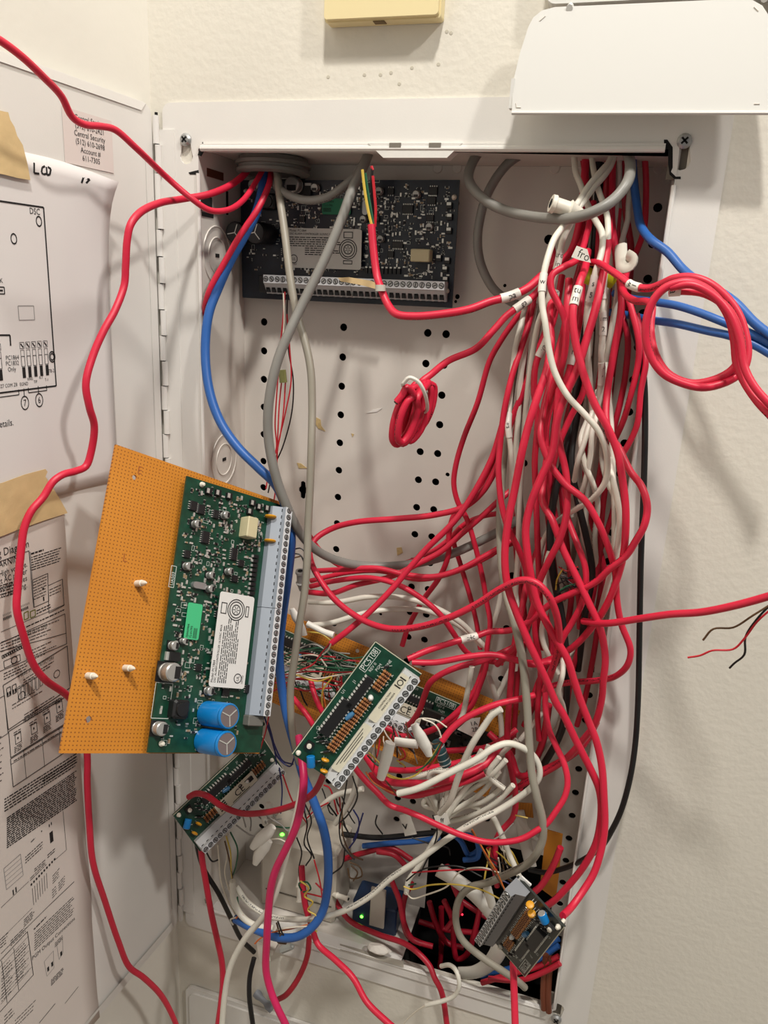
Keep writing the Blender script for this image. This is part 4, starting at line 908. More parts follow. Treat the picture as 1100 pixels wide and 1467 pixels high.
def marker(o, P, r, px, py, ln, txt):
    # nearest point of the cable to the photo pixel
    best = min(range(len(P)), key=lambda i: ((lambda q: (550 + FPX * q.x / -q.z - px) ** 2 + (733.5 - FPX * q.y / -q.z - py) ** 2)(R.transposed() @ (P[i] - CAM))))
    dep = depth(P[best]); half = ln / 2 * dep / FPX
    i0 = best
    acc = 0
    while i0 > 0 and acc < half: acc += (P[i0] - P[i0 - 1]).length; i0 -= 1
    i1 = best; acc = 0
    while i1 < len(P) - 1 and acc < half: acc += (P[i1 + 1] - P[i1]).length; i1 += 1
    seg = P[i0:i1 + 1]
    if len(seg) < 3: seg = [P[i0].lerp(P[i1], t / 4) for t in range(5)]
    rs = r * 1.22; b = MB(); b.tube(seg, rs, 12); s_ = b.build('marker_sleeve', SLEEVE, None, True, recalc=False); s_.parent = o; s_['label'] = 'white marker sleeve'
    if not txt: return
    c = seg[len(seg) // 2]; ax = (seg[-1] - seg[0]).normalized(); tc = (CAM - c); tc = (tc - ax * tc.dot(ax)).normalized(); sd = ax.cross(tc)
    if sd.z > 0 and abs(sd.z) > .8: sd = sd
    if sd.x < 0: sd, ax = -sd, -ax     # letters read left to right across the cable
    up = tc.cross(sd)
    lines = txt.split('|'); b = MB(); L = (seg[-1] - seg[0]).length; pitch = L / (len(lines) + .2); size = min(pitch * 1.15, rs * 2.0)
    along = len(lines) == 1 and len(txt) > 1
    for k, t in enumerate(lines):
        y0 = ((len(lines) - 1) / 2 - k) * pitch - size * .3
        if along:
            rr_ = rs * 1.02; d = ax if ax.x > 0 else -ax; up2 = tc.cross(d)
            put_text(b, t, rs * 1.9, lambda x, y: c + d * x + (tc * math.cos((y - rs * .6) / rr_) + up2 * math.sin((y - rs * .6) / rr_)) * rr_, align='C', sx=.9)
        else:
            rr_ = rs * 1.02
            put_text(b, t, size, lambda x, y: c + up * (y0 + y) + (tc * math.cos(x / rr_) + sd * math.sin(x / rr_)) * rr_, align='C', sx=.95)
    q = b.build('lettering', INK); q.parent = s_

RB = ('red jacketed cable hanging in the dense bundle on the right of the cabinet', 'red cables of the bundle')
WB = ('white jacketed cable hanging in the dense bundle on the right of the cabinet', 'white cables of the bundle')
KB = ('black cable running down inside the dense bundle', 'dark cables of the bundle')
RH = ('red cable sweeping sideways across the perforated back panel into the bundle', 'red cables crossing the back panel')
RL = ('red cable in the horizontal swag behind the lower boards', 'red cables of the lower swag')
WL = ('white cable looping through the lower tangle under the expander boards', 'white cables of the lower tangle')
RK = ('red cable coiled inside the dark hole at the bottom of the cabinet', 'red cables in the dark hole')
TN = ('thin loose conductor in the tangle around the lower boards', 'thin conductors of the tangle')

# left side, in front of the door
cable('red', 9.5, [(-60, 22, .05), (-25, 45, .05), (0, 58, .05), (30, 80, .05), (62, 110, .048), (88, 138, .045), (103, 167, .042), (120, 178, .042), (145, 181, .044), (165, 186, .046), (195, 212, .05), (240, 255, 0, -.055), (275, 285, 0, -.045), (300, 301, 0, -.035), (325, 301, 0, -.02), (347, 288, 0, .0), (365, 263, 0, .02), (379, 236, 0, .035), (383, 212, 0, .045)], 0,
      'red cable leaving the top left bushing and crossing the sticker out of view')
cable('red', 10, [(362, 214, 0, .045), (357, 240, 0, .035), (335, 262, 0, .015), (300, 278, 0, -.01), (262, 285, 0, -.03), (225, 292, .045), (200, 305, .044), (187, 322, .043), (182, 345, .042), (180, 380, .041), (178, 408, .04), (165, 444, .04), (148, 475, .038), (133, 510, .036), (123, 550, .036), (128, 583, .036), (135, 610, .034), (131, 645, .03), (123, 668, .028), (108, 675, .026), (90, 680, .024), (76, 690, .022), (62, 712, .02), (45, 732, .018), (35, 755, .017), (30, 790, .017), (25, 845, .018), (24, 872, .019), (34, 912, .02), (48, 952, .02), (65, 974, .02), (98, 998, .02), (118, 1030, .018), (125, 1083, .018), (125, 1120, .018), (128, 1180, .018), (133, 1235, .016), (150, 1290, .016), (170, 1350, .02), (185, 1385, .024), (205, 1400, .03), (230, 1425, .036), (250, 1462, .04), (262, 1500, .044)], 0,
      'long red cable winding down the open door from the top left bushing')
cable('red', 9, prs(386, 212, 388, 245, 385, 265, 369, 300, 346, 334, 320, 379, 302, 412, 295, 433, 293, 450), [.045, .038, .025, .012, .006, .002, -.002, -.003, .002], 'red cable dropping from the bushing beside the blue cable to the left flange')
cable('blue', 13, prs(376, 212, 377, 262, 368, 302, 352, 334, 331, 372, 313, 412, 299, 450, 294, 505, 300, 560, 315, 603, 340, 640, 370, 670, 395, 695, 411, 732, 417, 770, 413, 820, 405, 880, 400, 930, 403, 980, 412, 1030, 426, 1080, 434, 1110, 450, 1150, 464, 1190, 470, 1230, 468, 1280, 461, 1308, 445, 1330, 425, 1342, 400, 1343, 380, 1337, 355, 1326, 337, 1316),
      [.045, .03, .02, .012, .005, -.005, -.012, -.02, -.025, -.03, -.03, -.03, -.03, -.03, -.03, -.035, -.04, -.045, -.05, -.055, -.06, -.06, -.06, -.065, -.07, -.07, -.065, -.06, -.055],
      'long blue network cable from the bushing down past the boards, end looped at the bottom', ends=[('torange', prs(338, 1316, 345, 1310, 352, 1316, 347, 1326), -.058), ('twhite', prs(338, 1314, 330, 1318, 334, 1325), -.058), ('torange', prs(440, 1325, 415, 1331, 390, 1336, 372, 1345, 365, 1352), -.066), ('twhite', prs(442, 1327, 415, 1329, 395, 1332), -.068), ('tbrown', prs(396, 1322, 402, 1340, 410, 1352), -.068), ('tbrown', prs(410, 1352, 398, 1350, 404, 1336), -.070), ('tblack', prs(398, 1320, 405, 1338, 411, 1345), -.07)])
cable('grey', 13.5, prs(532, 208, 520, 240, 506, 268, 490, 312, 470, 360, 450, 402, 430, 442, 414, 476, 400, 510, 390, 546, 384, 590, 385, 632, 395, 682, 411, 726, 431, 765, 456, 790, 490, 805, 530, 811, 590, 808, 640, 796, 682, 778, 720, 758, 745, 742), [.03, .02, .01, .0, -.01, -.02, -.03, -.036, -.04, -.04, -.04, -.035, -.02, 0., .02, .03, .035, .04, .045], 'thick grey cable sweeping from the strike tab across the back panel')
cable('grey', 12, prs(382, 212, 386, 248, 394, 265, 412, 279, 440, 287, 470, 282, 496, 264, 512, 248, 526, 222, 530, 206), [.045, .04, .03, .022, .02, .02, .022, .025, .03, .03], 'thick grey cable hanging in a short swag under the top panel')
cable('lgrey', 11, prs(392, 212, 396, 240, 401, 285, 408, 335, 416, 400, 425, 450, 437, 490, 445, 530, 447, 580, 446, 640, 444, 700, 441, 760, 440, 800, 436, 850, 428, 900, 421, 950, 416, 990, 418, 1040, 424, 1075, 430, 1095), [.045, .035, .02, .01, 0, -.005, -.01, -.015, -.02, -.03, -.035, -.04, -.045, -.05, -.055, -.058, -.06, -.06, -.055, -.05], 'beige grey cable hanging straight down right of the green board')
# cable with bare conductors in front of the blue board
cable('red', 11.5, prs(532, 322, 535, 358, 540, 395, 546, 414, 556, 437, 568, 450, 592, 453, 632, 450, 672, 443, 702, 432, 732, 424, 755, 413, 778, 393, 800, 378, 818, 360, 830, 320, 836, 270, 840, 214), [-.01, -.012, -.015, -.02, -.025, -.03, -.03, -.028, -.025, -.02, -.015, -.01, .0, .01, .02, .03, .04, .045], 'red cable with four bare conductors sticking up before the blue board',
      marks=[(733, 424, 22, 'pa')], ends=[('tyellow', prs(533, 325, 527, 300, 522, 270, 519, 243), -.01), ('tgreen', prs(535, 325, 531, 300, 526, 270, 523, 248), -.007), ('tred', prs(537, 325, 538, 300, 536, 275, 534, 252), -.006), ('tblack', prs(536, 325, 533, 290, 532, 262, 533, 242), -.004), ('tred', prs(532, 238, 534, 244), -.004)])
b = MB(); q = at(546, 414, -.0195); b.tube(catmull([at(541 + 4, 408 + k * 3, -.024) for k in range(4)]), .0038, 10); tag(b.build('clear_band', NYLT, None, True), 'clear band round the red cable before the blue board', 'band')
q = [at(x, y, .040) for x, y in ((484, 398), (500, 397), (530, 402), (548, 408), (546, 416), (515, 408), (488, 403))]
b = MB(); b.prism([(p.x, p.z) for p in q], Vector((0, .040, 0)), X_, Z_, Y_, .0003); tag(b.build('tape_sliver', TAPE), 'sliver of beige tape on the terminal strip of the blue board', 'tape')
# coil tied with white band
cp = [(790, 352), (792, 380), (770, 418), (748, 436), (726, 452), (706, 474), (682, 499), (642, 517), (618, 536), (604, 548)]
cy = [.04, .03, .02, .01, .005, .0, -.005, -.01, -.015, -.02]
P = [at(x, y, Y) for (x, y), Y in zip(cp, cy)]
loops = [(598, 590, 15, 42, -.022, 12), (588, 592, 14, 44, -.030, 8), (579, 597, 13, 40, -.036, 4), (606, 582, 13, 34, -.018, 16), (584, 600, 11, 34, -.042, 0)]
for i, (cx, cy_, ax, ay, Y, sl) in enumerate(loops):
    for k in range(10):
        t = math.radians(-60 + 36 * k); x, y = cx + ax * math.cos(t), cy_ + ay * math.sin(t)
        P.append(at(x - (y - cy_) * .28, y, Y + .006 * math.cos(t)))
P += [at(583, 555, -.046), at(576, 566, -.047), at(568, 576, -.048)]
Pc = catmull(P); cw = tubeobj('red_cable', Pc, .0026, J['red']); tag(cw, 'red cable wound into a tight tied coil before the perforated back panel', 'cable'); marker(cw, Pc, .0026, 747, 437, 22, 'ga')
b = MB(); b.cyl(at(567.5, 576.5, -.048), at(566.8, 577.3, -.0483), .0018, n=8); o = b.build('cut_end', mat('cut_end_dark', (70, 60, 50), .6)); o.parent = cw
tp = catmull([at(578, 549, -.052), at(586, 541, -.053), at(598, 546, -.051), (at(607, 560, -.047)), at(612, 580, -.036), at(609, 590, -.018), at(600, 582, .0), at(586, 562, -.01), at(577, 552, -.04), at(578, 549, -.052)], 6)
b = MB(); b.tube(tp, .0014, 8); tag(b.build('tie_band', SLEEVE, None, True), 'white tie band around the small red coil', 'cable tie')

# red loop hanging out to the right
cable('red', 11.5, prs(835, 300, 832, 340, 828, 372, 857, 377, 883, 393, 908, 410, 930, 413, 947, 407, 965, 399, 990, 397, 1015, 405, 1040, 425, 1058, 450, 1068, 480, 1071, 508, 1064, 530, 1045, 545, 1010, 555, 980, 550, 950, 535, 932, 510, 925, 480, 928, 450, 938, 427, 955, 411, 985, 404, 1010, 413, 1030, 431, 1045, 457, 1052, 490, 1055, 520, 1065, 545, 1085, 575, 1110, 602, 1150, 650),
      [.04, .02, -.03, -.05, -.06, -.07, -.075, -.08, -.085, -.09, -.095, -.1, -.1, -.1, -.1, -.1, -.1, -.1, -.1, -.11, -.12], 'red cable looped into a large ring hanging right of the cabinet', marks=[(909, 410, 20, 'w|1')])
cable('red', 11, prs(880, 340, 884, 385, 893, 418, 910, 431, 926, 432, 934, 440, 932, 470, 938, 505, 957, 535, 990, 549, 1028, 542, 1052, 526, 1062, 500, 1056, 468, 1040, 440, 1010, 421, 980, 417, 958, 418), [.02, -.01, -.05, -.07, -.08, -.088, -.092, -.093, -.093, -.093, -.094], 'red cable inside the ring, its taped end showing', marks=[(966, 418, 18, 'a')])
cable('red', 11.5, prs(960, 412, 990, 408, 1020, 422, 1045, 450, 1060, 490, 1066, 525, 1080, 553, 1105, 582, 1150, 630), [-.1, -.102, -.104, -.106, -.108, -.112, -.116, -.12], 'red cable leaving the ring to the right out of view')
BLL = ('blue network cable leaving the cabinet to the right behind the red ring', 'blue cables on the right')
cable('blue', 13, prs(905, 214, 908, 260, 913, 300, 918, 324, 934, 345, 956, 361, 978, 386, 998, 402, 1025, 415, 1052, 433, 1080, 462, 1110, 486, 1150, 520), [.045, .04, .03, .012, -.008, -.014, -.022, -.03, -.036, -.042, -.048, -.052, -.056], 'blue network cable curving from the top of the bundle over the right flange')
cable('blue', 12, prs(880, 420, 905, 428, 941, 433, 970, 438, 1002, 448, 1035, 461, 1078, 479, 1112, 496, 1150, 515), [.02, 0, -.02, -.03, -.04, -.045, -.05, -.06], BLL[0], BLL[1])
cable('blue', 12, prs(870, 447, 897, 451, 936, 459, 970, 464, 1013, 474, 1045, 481, 1080, 494, 1112, 512, 1150, 530), [.03, .02, -.01, -.03, -.04, -.045, -.05, -.06], BLL[0], BLL[1])

# top of the bundle
cable('grey', 15, prs(884, 206, 898, 218, 903, 240, 898, 262, 884, 281, 865, 296, 841, 307, 815, 313, 788, 313, 760, 310, 728, 303, 703, 292, 680, 273, 671, 254, 677, 232, 694, 208), [.04, .02, .0, -.015, -.02, -.025, -.025, -.02, -.01, .0, .01, .015, .02, .025, .03, .04], 'thick grey cable looping from the bundle top to the middle of the top panel')
cable('grey', 13, prs(766, 210, 728, 234, 703, 268, 690, 302, 684, 347, 690, 382, 708, 415, 732, 432, 760, 445), [.05, .045, .045, .045, .045, .048, .05, .055, .06], 'grey cable in a wide bow on the back panel behind the grey loop')
wt = [
 (prs(822, 208, 824, 244, 832, 266, 840, 290, 852, 314, 862, 333, 863, 350, 860, 368, 853, 390, 848, 414, 843, 436, 840, 472, 842, 508, 846, 560, 850, 620), [.04, .03, .02, .01, .0, -.01, -.015, -.02, -.02, -.015, -.01, 0, .01], 9, [(849, 412, 30, 's|5')]),
 (prs(846, 208, 849, 236, 853, 258, 860, 281, 868, 302, 871, 326, 870, 355, 866, 385, 863, 428, 864, 470, 861, 505, 862, 532, 858, 580, 850, 640, 842, 700, 838, 760), [.045, .035, .025, .015, .01, .0, -.005, -.01, -.01, -.01, -.01, -.005, 0, .01, .02, .02], 8.5, [(862, 412, 26, 's|4'), (863, 462, 27, '1m|2'), (861, 530, 28, '1m|4')]),
 (prs(876, 208, 874, 229, 861, 245, 845, 264, 832, 284, 822, 299, 809, 321, 794, 342, 785, 367, 779, 392, 776, 418, 777, 440, 781, 464, 786, 499, 795, 534, 813, 567, 836, 592, 855, 614, 866, 638, 870, 662, 867, 690, 850, 713, 827, 728, 804, 742, 783, 766, 770, 800, 760, 840), [.04, .03, .02, .01, 0, -.01, -.02, -.03, -.035, -.04, -.042, -.045, -.045, -.045, -.045, -.045, -.045, -.04, -.035, -.03, -.02, 0, .015, .02, .03], 9, [(778, 406, 22, 'w')]),
 (prs(882, 208, 877, 232, 866, 251, 851, 268, 837, 287, 826, 302, 816, 322, 806, 344, 800, 372, 793, 400, 785, 430, 772, 460, 764, 500, 758, 540, 752, 600, 748, 660, 744, 720, 742, 790, 738, 860), [.04, .03, .02, .01, 0, -.005, -.01, -.01, -.01, -.008, 0, .01, .01, .01, .015, .02, .03], 8.5, [(800, 372, 26, 'tro|in')]),
 (prs(905, 208, 902, 270, 900, 295, 899, 315, 891, 345, 888, 368, 886, 395, 884, 420, 876, 470, 868, 516, 861, 548, 853, 582, 846, 640, 840, 700), [.05, .045, .04, .03, .02, .01, .005, .0, .01, .015, .02, .02], 8, []),
 (prs(886, 208, 887, 255, 884, 283, 880, 320, 876, 360, 872, 400, 868, 450, 866, 500, 872, 560, 876, 620, 878, 680, 880, 740, 878, 800, 870, 850, 860, 900), [.05, .045, .04, .03, .03, .02, .015, .005, -.01, -.015, -.015, -.01, .0, .02], 8, []),
 (prs(752, 440, 745, 470, 738, 500, 733, 540, 730, 580, 728, 610, 732, 650, 733, 700, 728, 750, 724, 800), [.02, .01, .01, .01, .01, .0, 0, .01, .02, .03], 8, [(727, 612, 30, 'ws')]),
 (prs(766, 435, 752, 500, 746, 540, 742, 600, 738, 660, 740, 720, 746, 780, 738, 840, 744, 900, 738, 960), [.03, .02, .02, .02, .02, .025, .03, .03, .035], 8, []),
 (prs(826, 300, 836, 350, 840, 400, 836, 440, 828, 480, 822, 540, 826, 600, 834, 660, 842, 690, 826, 700, 818, 740), [.05, .04, .03, .03, .03, .03, .03, .02, .02, .02], 7.5, []),
 (prs(875, 540, 868, 590, 862, 650, 870, 690, 884, 720, 889, 760, 884, 800, 876, 840, 862, 880), [.03, .02, .01, -.005, -.015, -.02, -.018, -.01, .01], 8.5, [(866, 620, 24, '1ms')]),
 (prs(838, 720, 845, 780, 848, 830, 838, 880, 828, 920, 800, 960, 790, 1000, 770, 1030, 745, 1060), [.05, .045, .04, .035, .03, .02, .02], 7.5, []),
 (prs(724, 800, 716, 860, 700, 920, 695, 950, 706, 985, 716, 1020, 718, 1060, 714, 1100), [.045, .045, .04, .04, .035, .03, .02], 8, []),
 (prs(741, 940, 716, 990, 700, 1030, 680, 1062, 662, 1100, 645, 1130), [.05, .04, .03, .02, .01, 0], 8, []),
 (prs(780, 870, 776, 920, 786, 960, 804, 1000, 800, 1040, 780, 1070, 762, 1090), [.04, .04, .035, .03, .03, .03], 7.5, []),
]
def ml(col, mk, dflt):
    return (col + ' bundle cable wearing white marker sleeve lettered ' + ' and '.join(m[3].replace('|', ' ') for m in mk), None) if mk else dflt
wt += [
 (prs(856, 560, 846, 600, 838, 630, 828, 660, 822, 690, 812, 720), [.02, .0, -.01, -.01, 0, .02], 8, []),
 (prs(866, 540, 856, 590, 848, 620, 846, 650, 838, 690, 830, 720, 836, 770, 846, 800), [.02, .0, -.012, -.012, -.008, 0, .01, .02], 7.5, []),
 (prs(842, 600, 832, 630, 838, 665, 848, 690, 856, 720, 852, 770, 856, 820), [.01, -.005, -.01, -.01, 0, .01, .02], 8, []),
 (prs(872, 640, 876, 680, 884, 715, 888, 745, 886, 775, 880, 800, 872, 830, 864, 860, 856, 890), [0, -.03, -.036, -.036, -.034, -.03, -.02, -.01, .01], 8.5, []),
 (prs(792, 780, 784, 800, 780, 830, 782, 870, 776, 910, 786, 940, 800, 965), [.0, -.01, -.01, 0, 0, .0], 8, []),
 (prs(806, 940, 806, 965, 800, 990, 806, 1010, 812, 1040), [-.02, -.03, -.03, -.02, 0], 7.5, []),
]
for pts, ys, wd, mk in wt: cable('white', wd, pts, ys, *ml('white', mk, WB), marks=mk)
rt = [
 (prs(850, 290, 842, 330, 826, 372, 808, 382, 791, 394, 789, 412, 798, 432, 808, 454, 811, 482, 806, 520, 792, 560, 782, 600, 776, 640), [.03, .01, -.02, -.025, -.03, -.03, -.03, -.03, -.03, -.02, -.01, .0], 9.5, []),
 (prs(842, 360, 838, 385, 832, 400, 826, 420, 821, 442, 821, 468, 830, 515, 850, 575, 873, 618, 885, 650, 892, 690, 896, 725, 896, 764, 892, 800, 881, 838, 867, 870, 849, 897, 823, 925, 797, 941, 765, 950, 735, 945, 715, 940), [0, -.02, -.03, -.035, -.04, -.042, -.044, -.045, -.045, -.045, -.045, -.045, -.042, -.04, -.035, -.03, -.025, -.02, -.01, 0, .01], 10.5, [(825, 424, 26, 'tu|m')]),
 (prs(795, 420, 787, 450, 789, 490, 783, 530, 771, 565, 759, 602, 748, 645, 737, 702, 728, 745, 723, 798, 727, 839, 739, 876, 756, 917, 768, 943, 783, 976, 797, 1008, 806, 1022, 826, 1063, 847, 1104, 858, 1131, 861, 1164, 854, 1207, 838, 1238, 820, 1262, 796, 1288, 780, 1300), [.0, -.02, -.03, -.04, -.045, -.05, -.05, -.052, -.054, -.055, -.055, -.055, -.052, -.05, -.048, -.046, -.044, -.042, -.042, -.04, -.04, -.035], 11, [(776, 398, 24, 'ad')]),
 (prs(870, 290, 872, 330, 866, 380, 856, 430, 842, 480, 826, 530, 808, 570, 798, 602, 791, 649, 775, 684, 760, 722, 753, 757, 756, 798, 762, 833, 769, 862, 782, 891, 795, 914, 812, 943, 822, 974, 831, 1002, 843, 1033, 854, 1061, 862, 1098, 865, 1140, 866, 1186, 860, 1222, 850, 1252, 834, 1278, 818, 1300, 806, 1312), [.03, .0, -.02, -.03, -.036, -.04, -.042, -.044, -.046, -.048, -.05, -.05, -.05, -.05, -.048, -.046, -.044, -.044, -.045, -.046, -.05, -.055, -.06, -.068, -.08, -.095], 11, []),
 (prs(878, 210, 877, 260, 876, 310, 880, 350, 888, 400, 890, 440, 880, 500, 870, 560, 868, 600, 874, 625, 885, 640, 902, 674, 919, 697, 927, 725, 923, 752, 910, 776, 896, 797, 873, 815, 854, 833, 826, 847, 797, 860, 777, 874, 754, 893, 730, 903, 700, 905, 683, 911, 660, 917, 615, 931, 584, 944), [.05, .04, .02, .0, -.01, -.01, -.01, -.02, -.025, -.03, -.04, -.045, -.048, -.048, -.045, -.04, -.035, -.03, -.025, -.02, -.02, -.02, -.03, -.04, -.05], 10, [(672, 914, 22, 'a4c')]),
 (prs(815, 400, 812, 440, 806, 500, 800, 560, 798, 617, 811, 681, 812, 731, 803, 769, 786, 804, 774, 830, 764, 870, 752, 905, 740, 925, 725, 940, 712, 952), [-.01, -.02, -.02, -.02, -.03, -.036, -.036, -.034, -.03, -.02, -.01, .0, .01], 10, []),
 (prs(808, 470, 790, 540, 778, 590, 774, 623, 786, 661, 809, 693, 837, 716, 855, 745, 867, 772, 876, 798, 881, 818, 884, 862, 890, 894, 903, 930, 899, 952, 881, 969, 855, 975, 814, 978, 780, 985), [0, -.01, -.02, -.03, -.035, -.038, -.04, -.04, -.038, -.036, -.034, -.032, -.03, -.03, -.028, -.02, -.01, 0, .01], 9.5, []),
 (prs(786, 640, 777, 700, 778, 722, 791, 745, 806, 786, 826, 827, 841, 859, 852, 882, 861, 905, 867, 943, 864, 976, 862, 1000, 853, 1035, 836, 1059, 808, 1089, 780, 1107, 743, 1127, 715, 1145), [0, -.01, -.02, -.03, -.034, -.036, -.038, -.038, -.036, -.034, -.03, -.028, -.02, -.01, 0, .01, .02], 10, []),
 (prs(800, 690, 808, 720, 814, 745, 827, 780, 838, 812, 839, 838, 834, 862, 820, 891, 806, 914, 794, 949, 783, 980, 781, 1007, 786, 1044, 797, 1070, 808, 1094, 813, 1120, 809, 1141, 797, 1161, 783, 1180, 770, 1189, 749, 1201, 727, 1206, 695, 1206, 660, 1196, 625, 1181, 602, 1170, 580, 1161, 558, 1153, 540, 1135, 525, 1120, 510, 1102, 500, 1085), [.01, 0, -.02, -.028, -.03, -.03, -.03, -.03, -.034, -.04, -.046, -.052, -.058, -.062, -.066, -.068, -.07, -.07, -.07, -.07, -.07, -.07], 9, []),
 (prs(776, 770, 756, 830, 748, 870, 740, 905, 734, 949, 730, 998, 727, 1044, 726, 1072, 733, 1108, 738, 1135, 735, 1170, 712, 1200, 708, 1240), [.03, .02, .01, 0, 0, 0, 0, 0, 0, .01, .01, .0], 9, []),
 (prs(922, 208, 925, 250, 925, 292, 922, 330, 911, 362, 900, 384, 894, 420, 900, 430, 908, 456, 915, 490, 914, 520, 905, 560, 893, 602, 876, 640, 862, 680), [.05, .05, .05, .045, .035, .02, -.005, -.01, -.014, -.016, -.014, -.012, -.006, .0, .02], 9, []),
 (prs(886, 300, 884, 340, 886, 400, 891, 452, 899, 482, 896, 535, 888, 578, 877, 624, 868, 690, 862, 740, 858, 800, 850, 850, 838, 900, 820, 960, 812, 1010), [.04, .03, .01, .01, .01, .01, .015, .02, .025, .03], 8.5, []),
 (prs(912, 450, 922, 500, 925, 520, 918, 560, 912, 610, 892, 650, 876, 670, 880, 720, 866, 770, 852, 810), [.0, -.01, -.014, -.014, -.012, -.008, .01, .02, .035], 8.5, []),
 (prs(765, 425, 758, 460, 746, 500, 733, 540, 722, 590, 716, 640, 714, 674, 719, 726, 728, 757, 742, 785, 752, 812, 760, 850, 772, 890, 778, 930), [.03, .02, .01, .0, .0, -.005, -.01, -.01, 0, .005, .01, .015], 9, []),
 (prs(805, 395, 795, 450, 782, 490, 768, 520, 765, 560, 770, 600, 766, 660, 768, 720, 770, 780, 772, 840, 766, 900, 774, 960, 770, 1020, 772, 1060), [.02, .0, -.005, -.005, 0, .0, 0, .005, .01, .015, .02], 9, [(771, 497, 26, 'va')]),
 (prs(836, 380, 830, 460, 822, 500, 812, 540, 790, 580, 782, 620, 786, 680, 790, 730, 786, 780, 778, 830, 782, 880, 790, 930, 770, 980, 760, 1010), [.03, .01, 0, 0, 0, 0, .005, .01, .015, .02, .02], 9, [(822, 504, 28, 'n')]),
 (prs(860, 300, 856, 370, 852, 430, 846, 470, 842, 510, 836, 560, 816, 600, 796, 650, 790, 700, 800, 760, 812, 800, 828, 850, 830, 900), [.05, .03, .02, .01, .0, .0, 0, .01, .01, .02, .03], 9, [(844, 495, 30, 's|2')]),
 (prs(868, 330, 872, 420, 866, 490, 856, 560, 846, 620, 838, 660, 846, 740, 860, 790, 868, 840, 858, 890, 848, 950, 838, 1000, 826, 1040), [.05, .03, .03, .03, .03, .03, .03, .03, .03, .03], 8.5, []),
]
for pts, ys, wd, mk in rt: cable('red', wd, pts, ys, *ml('red', mk, RB), marks=mk)
dk = [
 ('black', prs(858, 210, 856, 300, 848, 380, 838, 460, 828, 540, 816, 620, 808, 660, 796, 700, 788, 760, 792, 820, 804, 880, 812, 960, 806, 1040, 782, 1090, 752, 1130), [.055, .05, .04, .03, .01, -.0, -.004, -.004, .0, .01, .02, .03], 11),
 ('black', prs(866, 212, 860, 320, 852, 420, 842, 520, 826, 600, 818, 660, 828, 720, 840, 770, 848, 820, 838, 880, 828, 960), [.06, .05, .04, .03, .005, .0, .0, .0, .01, .03], 10),
 ('lgrey', prs(840, 212, 846, 320, 850, 420, 846, 520, 842, 620, 836, 700, 824, 780, 806, 860), .06, 9),
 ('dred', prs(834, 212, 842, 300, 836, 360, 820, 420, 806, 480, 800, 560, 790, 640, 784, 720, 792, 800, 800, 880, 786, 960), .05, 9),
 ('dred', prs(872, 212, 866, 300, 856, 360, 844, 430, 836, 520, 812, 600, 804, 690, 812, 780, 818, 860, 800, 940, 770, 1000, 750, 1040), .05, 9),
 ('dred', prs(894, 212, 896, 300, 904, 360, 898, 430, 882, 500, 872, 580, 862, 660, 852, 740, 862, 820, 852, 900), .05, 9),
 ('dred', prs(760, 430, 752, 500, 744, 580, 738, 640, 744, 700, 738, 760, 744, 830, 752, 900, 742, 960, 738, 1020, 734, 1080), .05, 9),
 ('lgrey', prs(778, 420, 762, 520, 750, 600, 744, 700, 754, 790, 762, 860, 748, 940), .055, 9),
]
for c, pts, Y, wd in dk:
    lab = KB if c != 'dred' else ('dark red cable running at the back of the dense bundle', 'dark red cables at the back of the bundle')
    if c == 'lgrey': lab = ('beige grey cable running at the back of the dense bundle', 'grey cables at the back of the bundle')
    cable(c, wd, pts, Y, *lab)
cable('black', 8.5, prs(905, 440, 907, 470, 914, 495, 922, 540, 924, 600, 922, 700, 918, 800, 916, 900, 914, 1000, 910, 1065, 903, 1112, 890, 1160, 876, 1190, 862, 1212, 838, 1230, 810, 1243, 780, 1250, 758, 1246), [.02, -.005, -.01, -.01, -.01, -.012, -.014, -.015, -.015, -.015, -.018, -.02, -.02, -.02, -.016, -.007, .010, .024, .03], 'single black cable running down the right flange and back to the bottom')
cable('lgrey', 11, prs(745, 480, 732, 560, 722, 650, 716, 740, 718, 804, 724, 848, 737, 892, 748, 943, 754, 1000, 758, 1065, 762, 1109, 769, 1142, 777, 1175, 777, 1202, 769, 1222, 755, 1238, 728, 1252, 700, 1264, 672, 1272, 656, 1292, 653, 1320, 662, 1346, 690, 1371, 720, 1391, 742, 1406, 752, 1415), [.04, .03, .01, .0, -.02, -.035, -.045, -.05, -.055, -.06, -.06, -.06, -.06, -.05, -.04, -.03, -.02, -.02, -.02, -.02, -.015, -.01], 'beige grey cable falling from the bundle and looping through the dark hole')
cable('red', 11, prs(835, 890, 868, 893, 918, 886, 960, 880, 1004, 877, 1050, 868, 1105, 853, 1160, 835), [-.03, -.045, -.06, -.07, -.08, -.09, -.1, -.11], 'red cable shooting straight out of the bundle to the right')

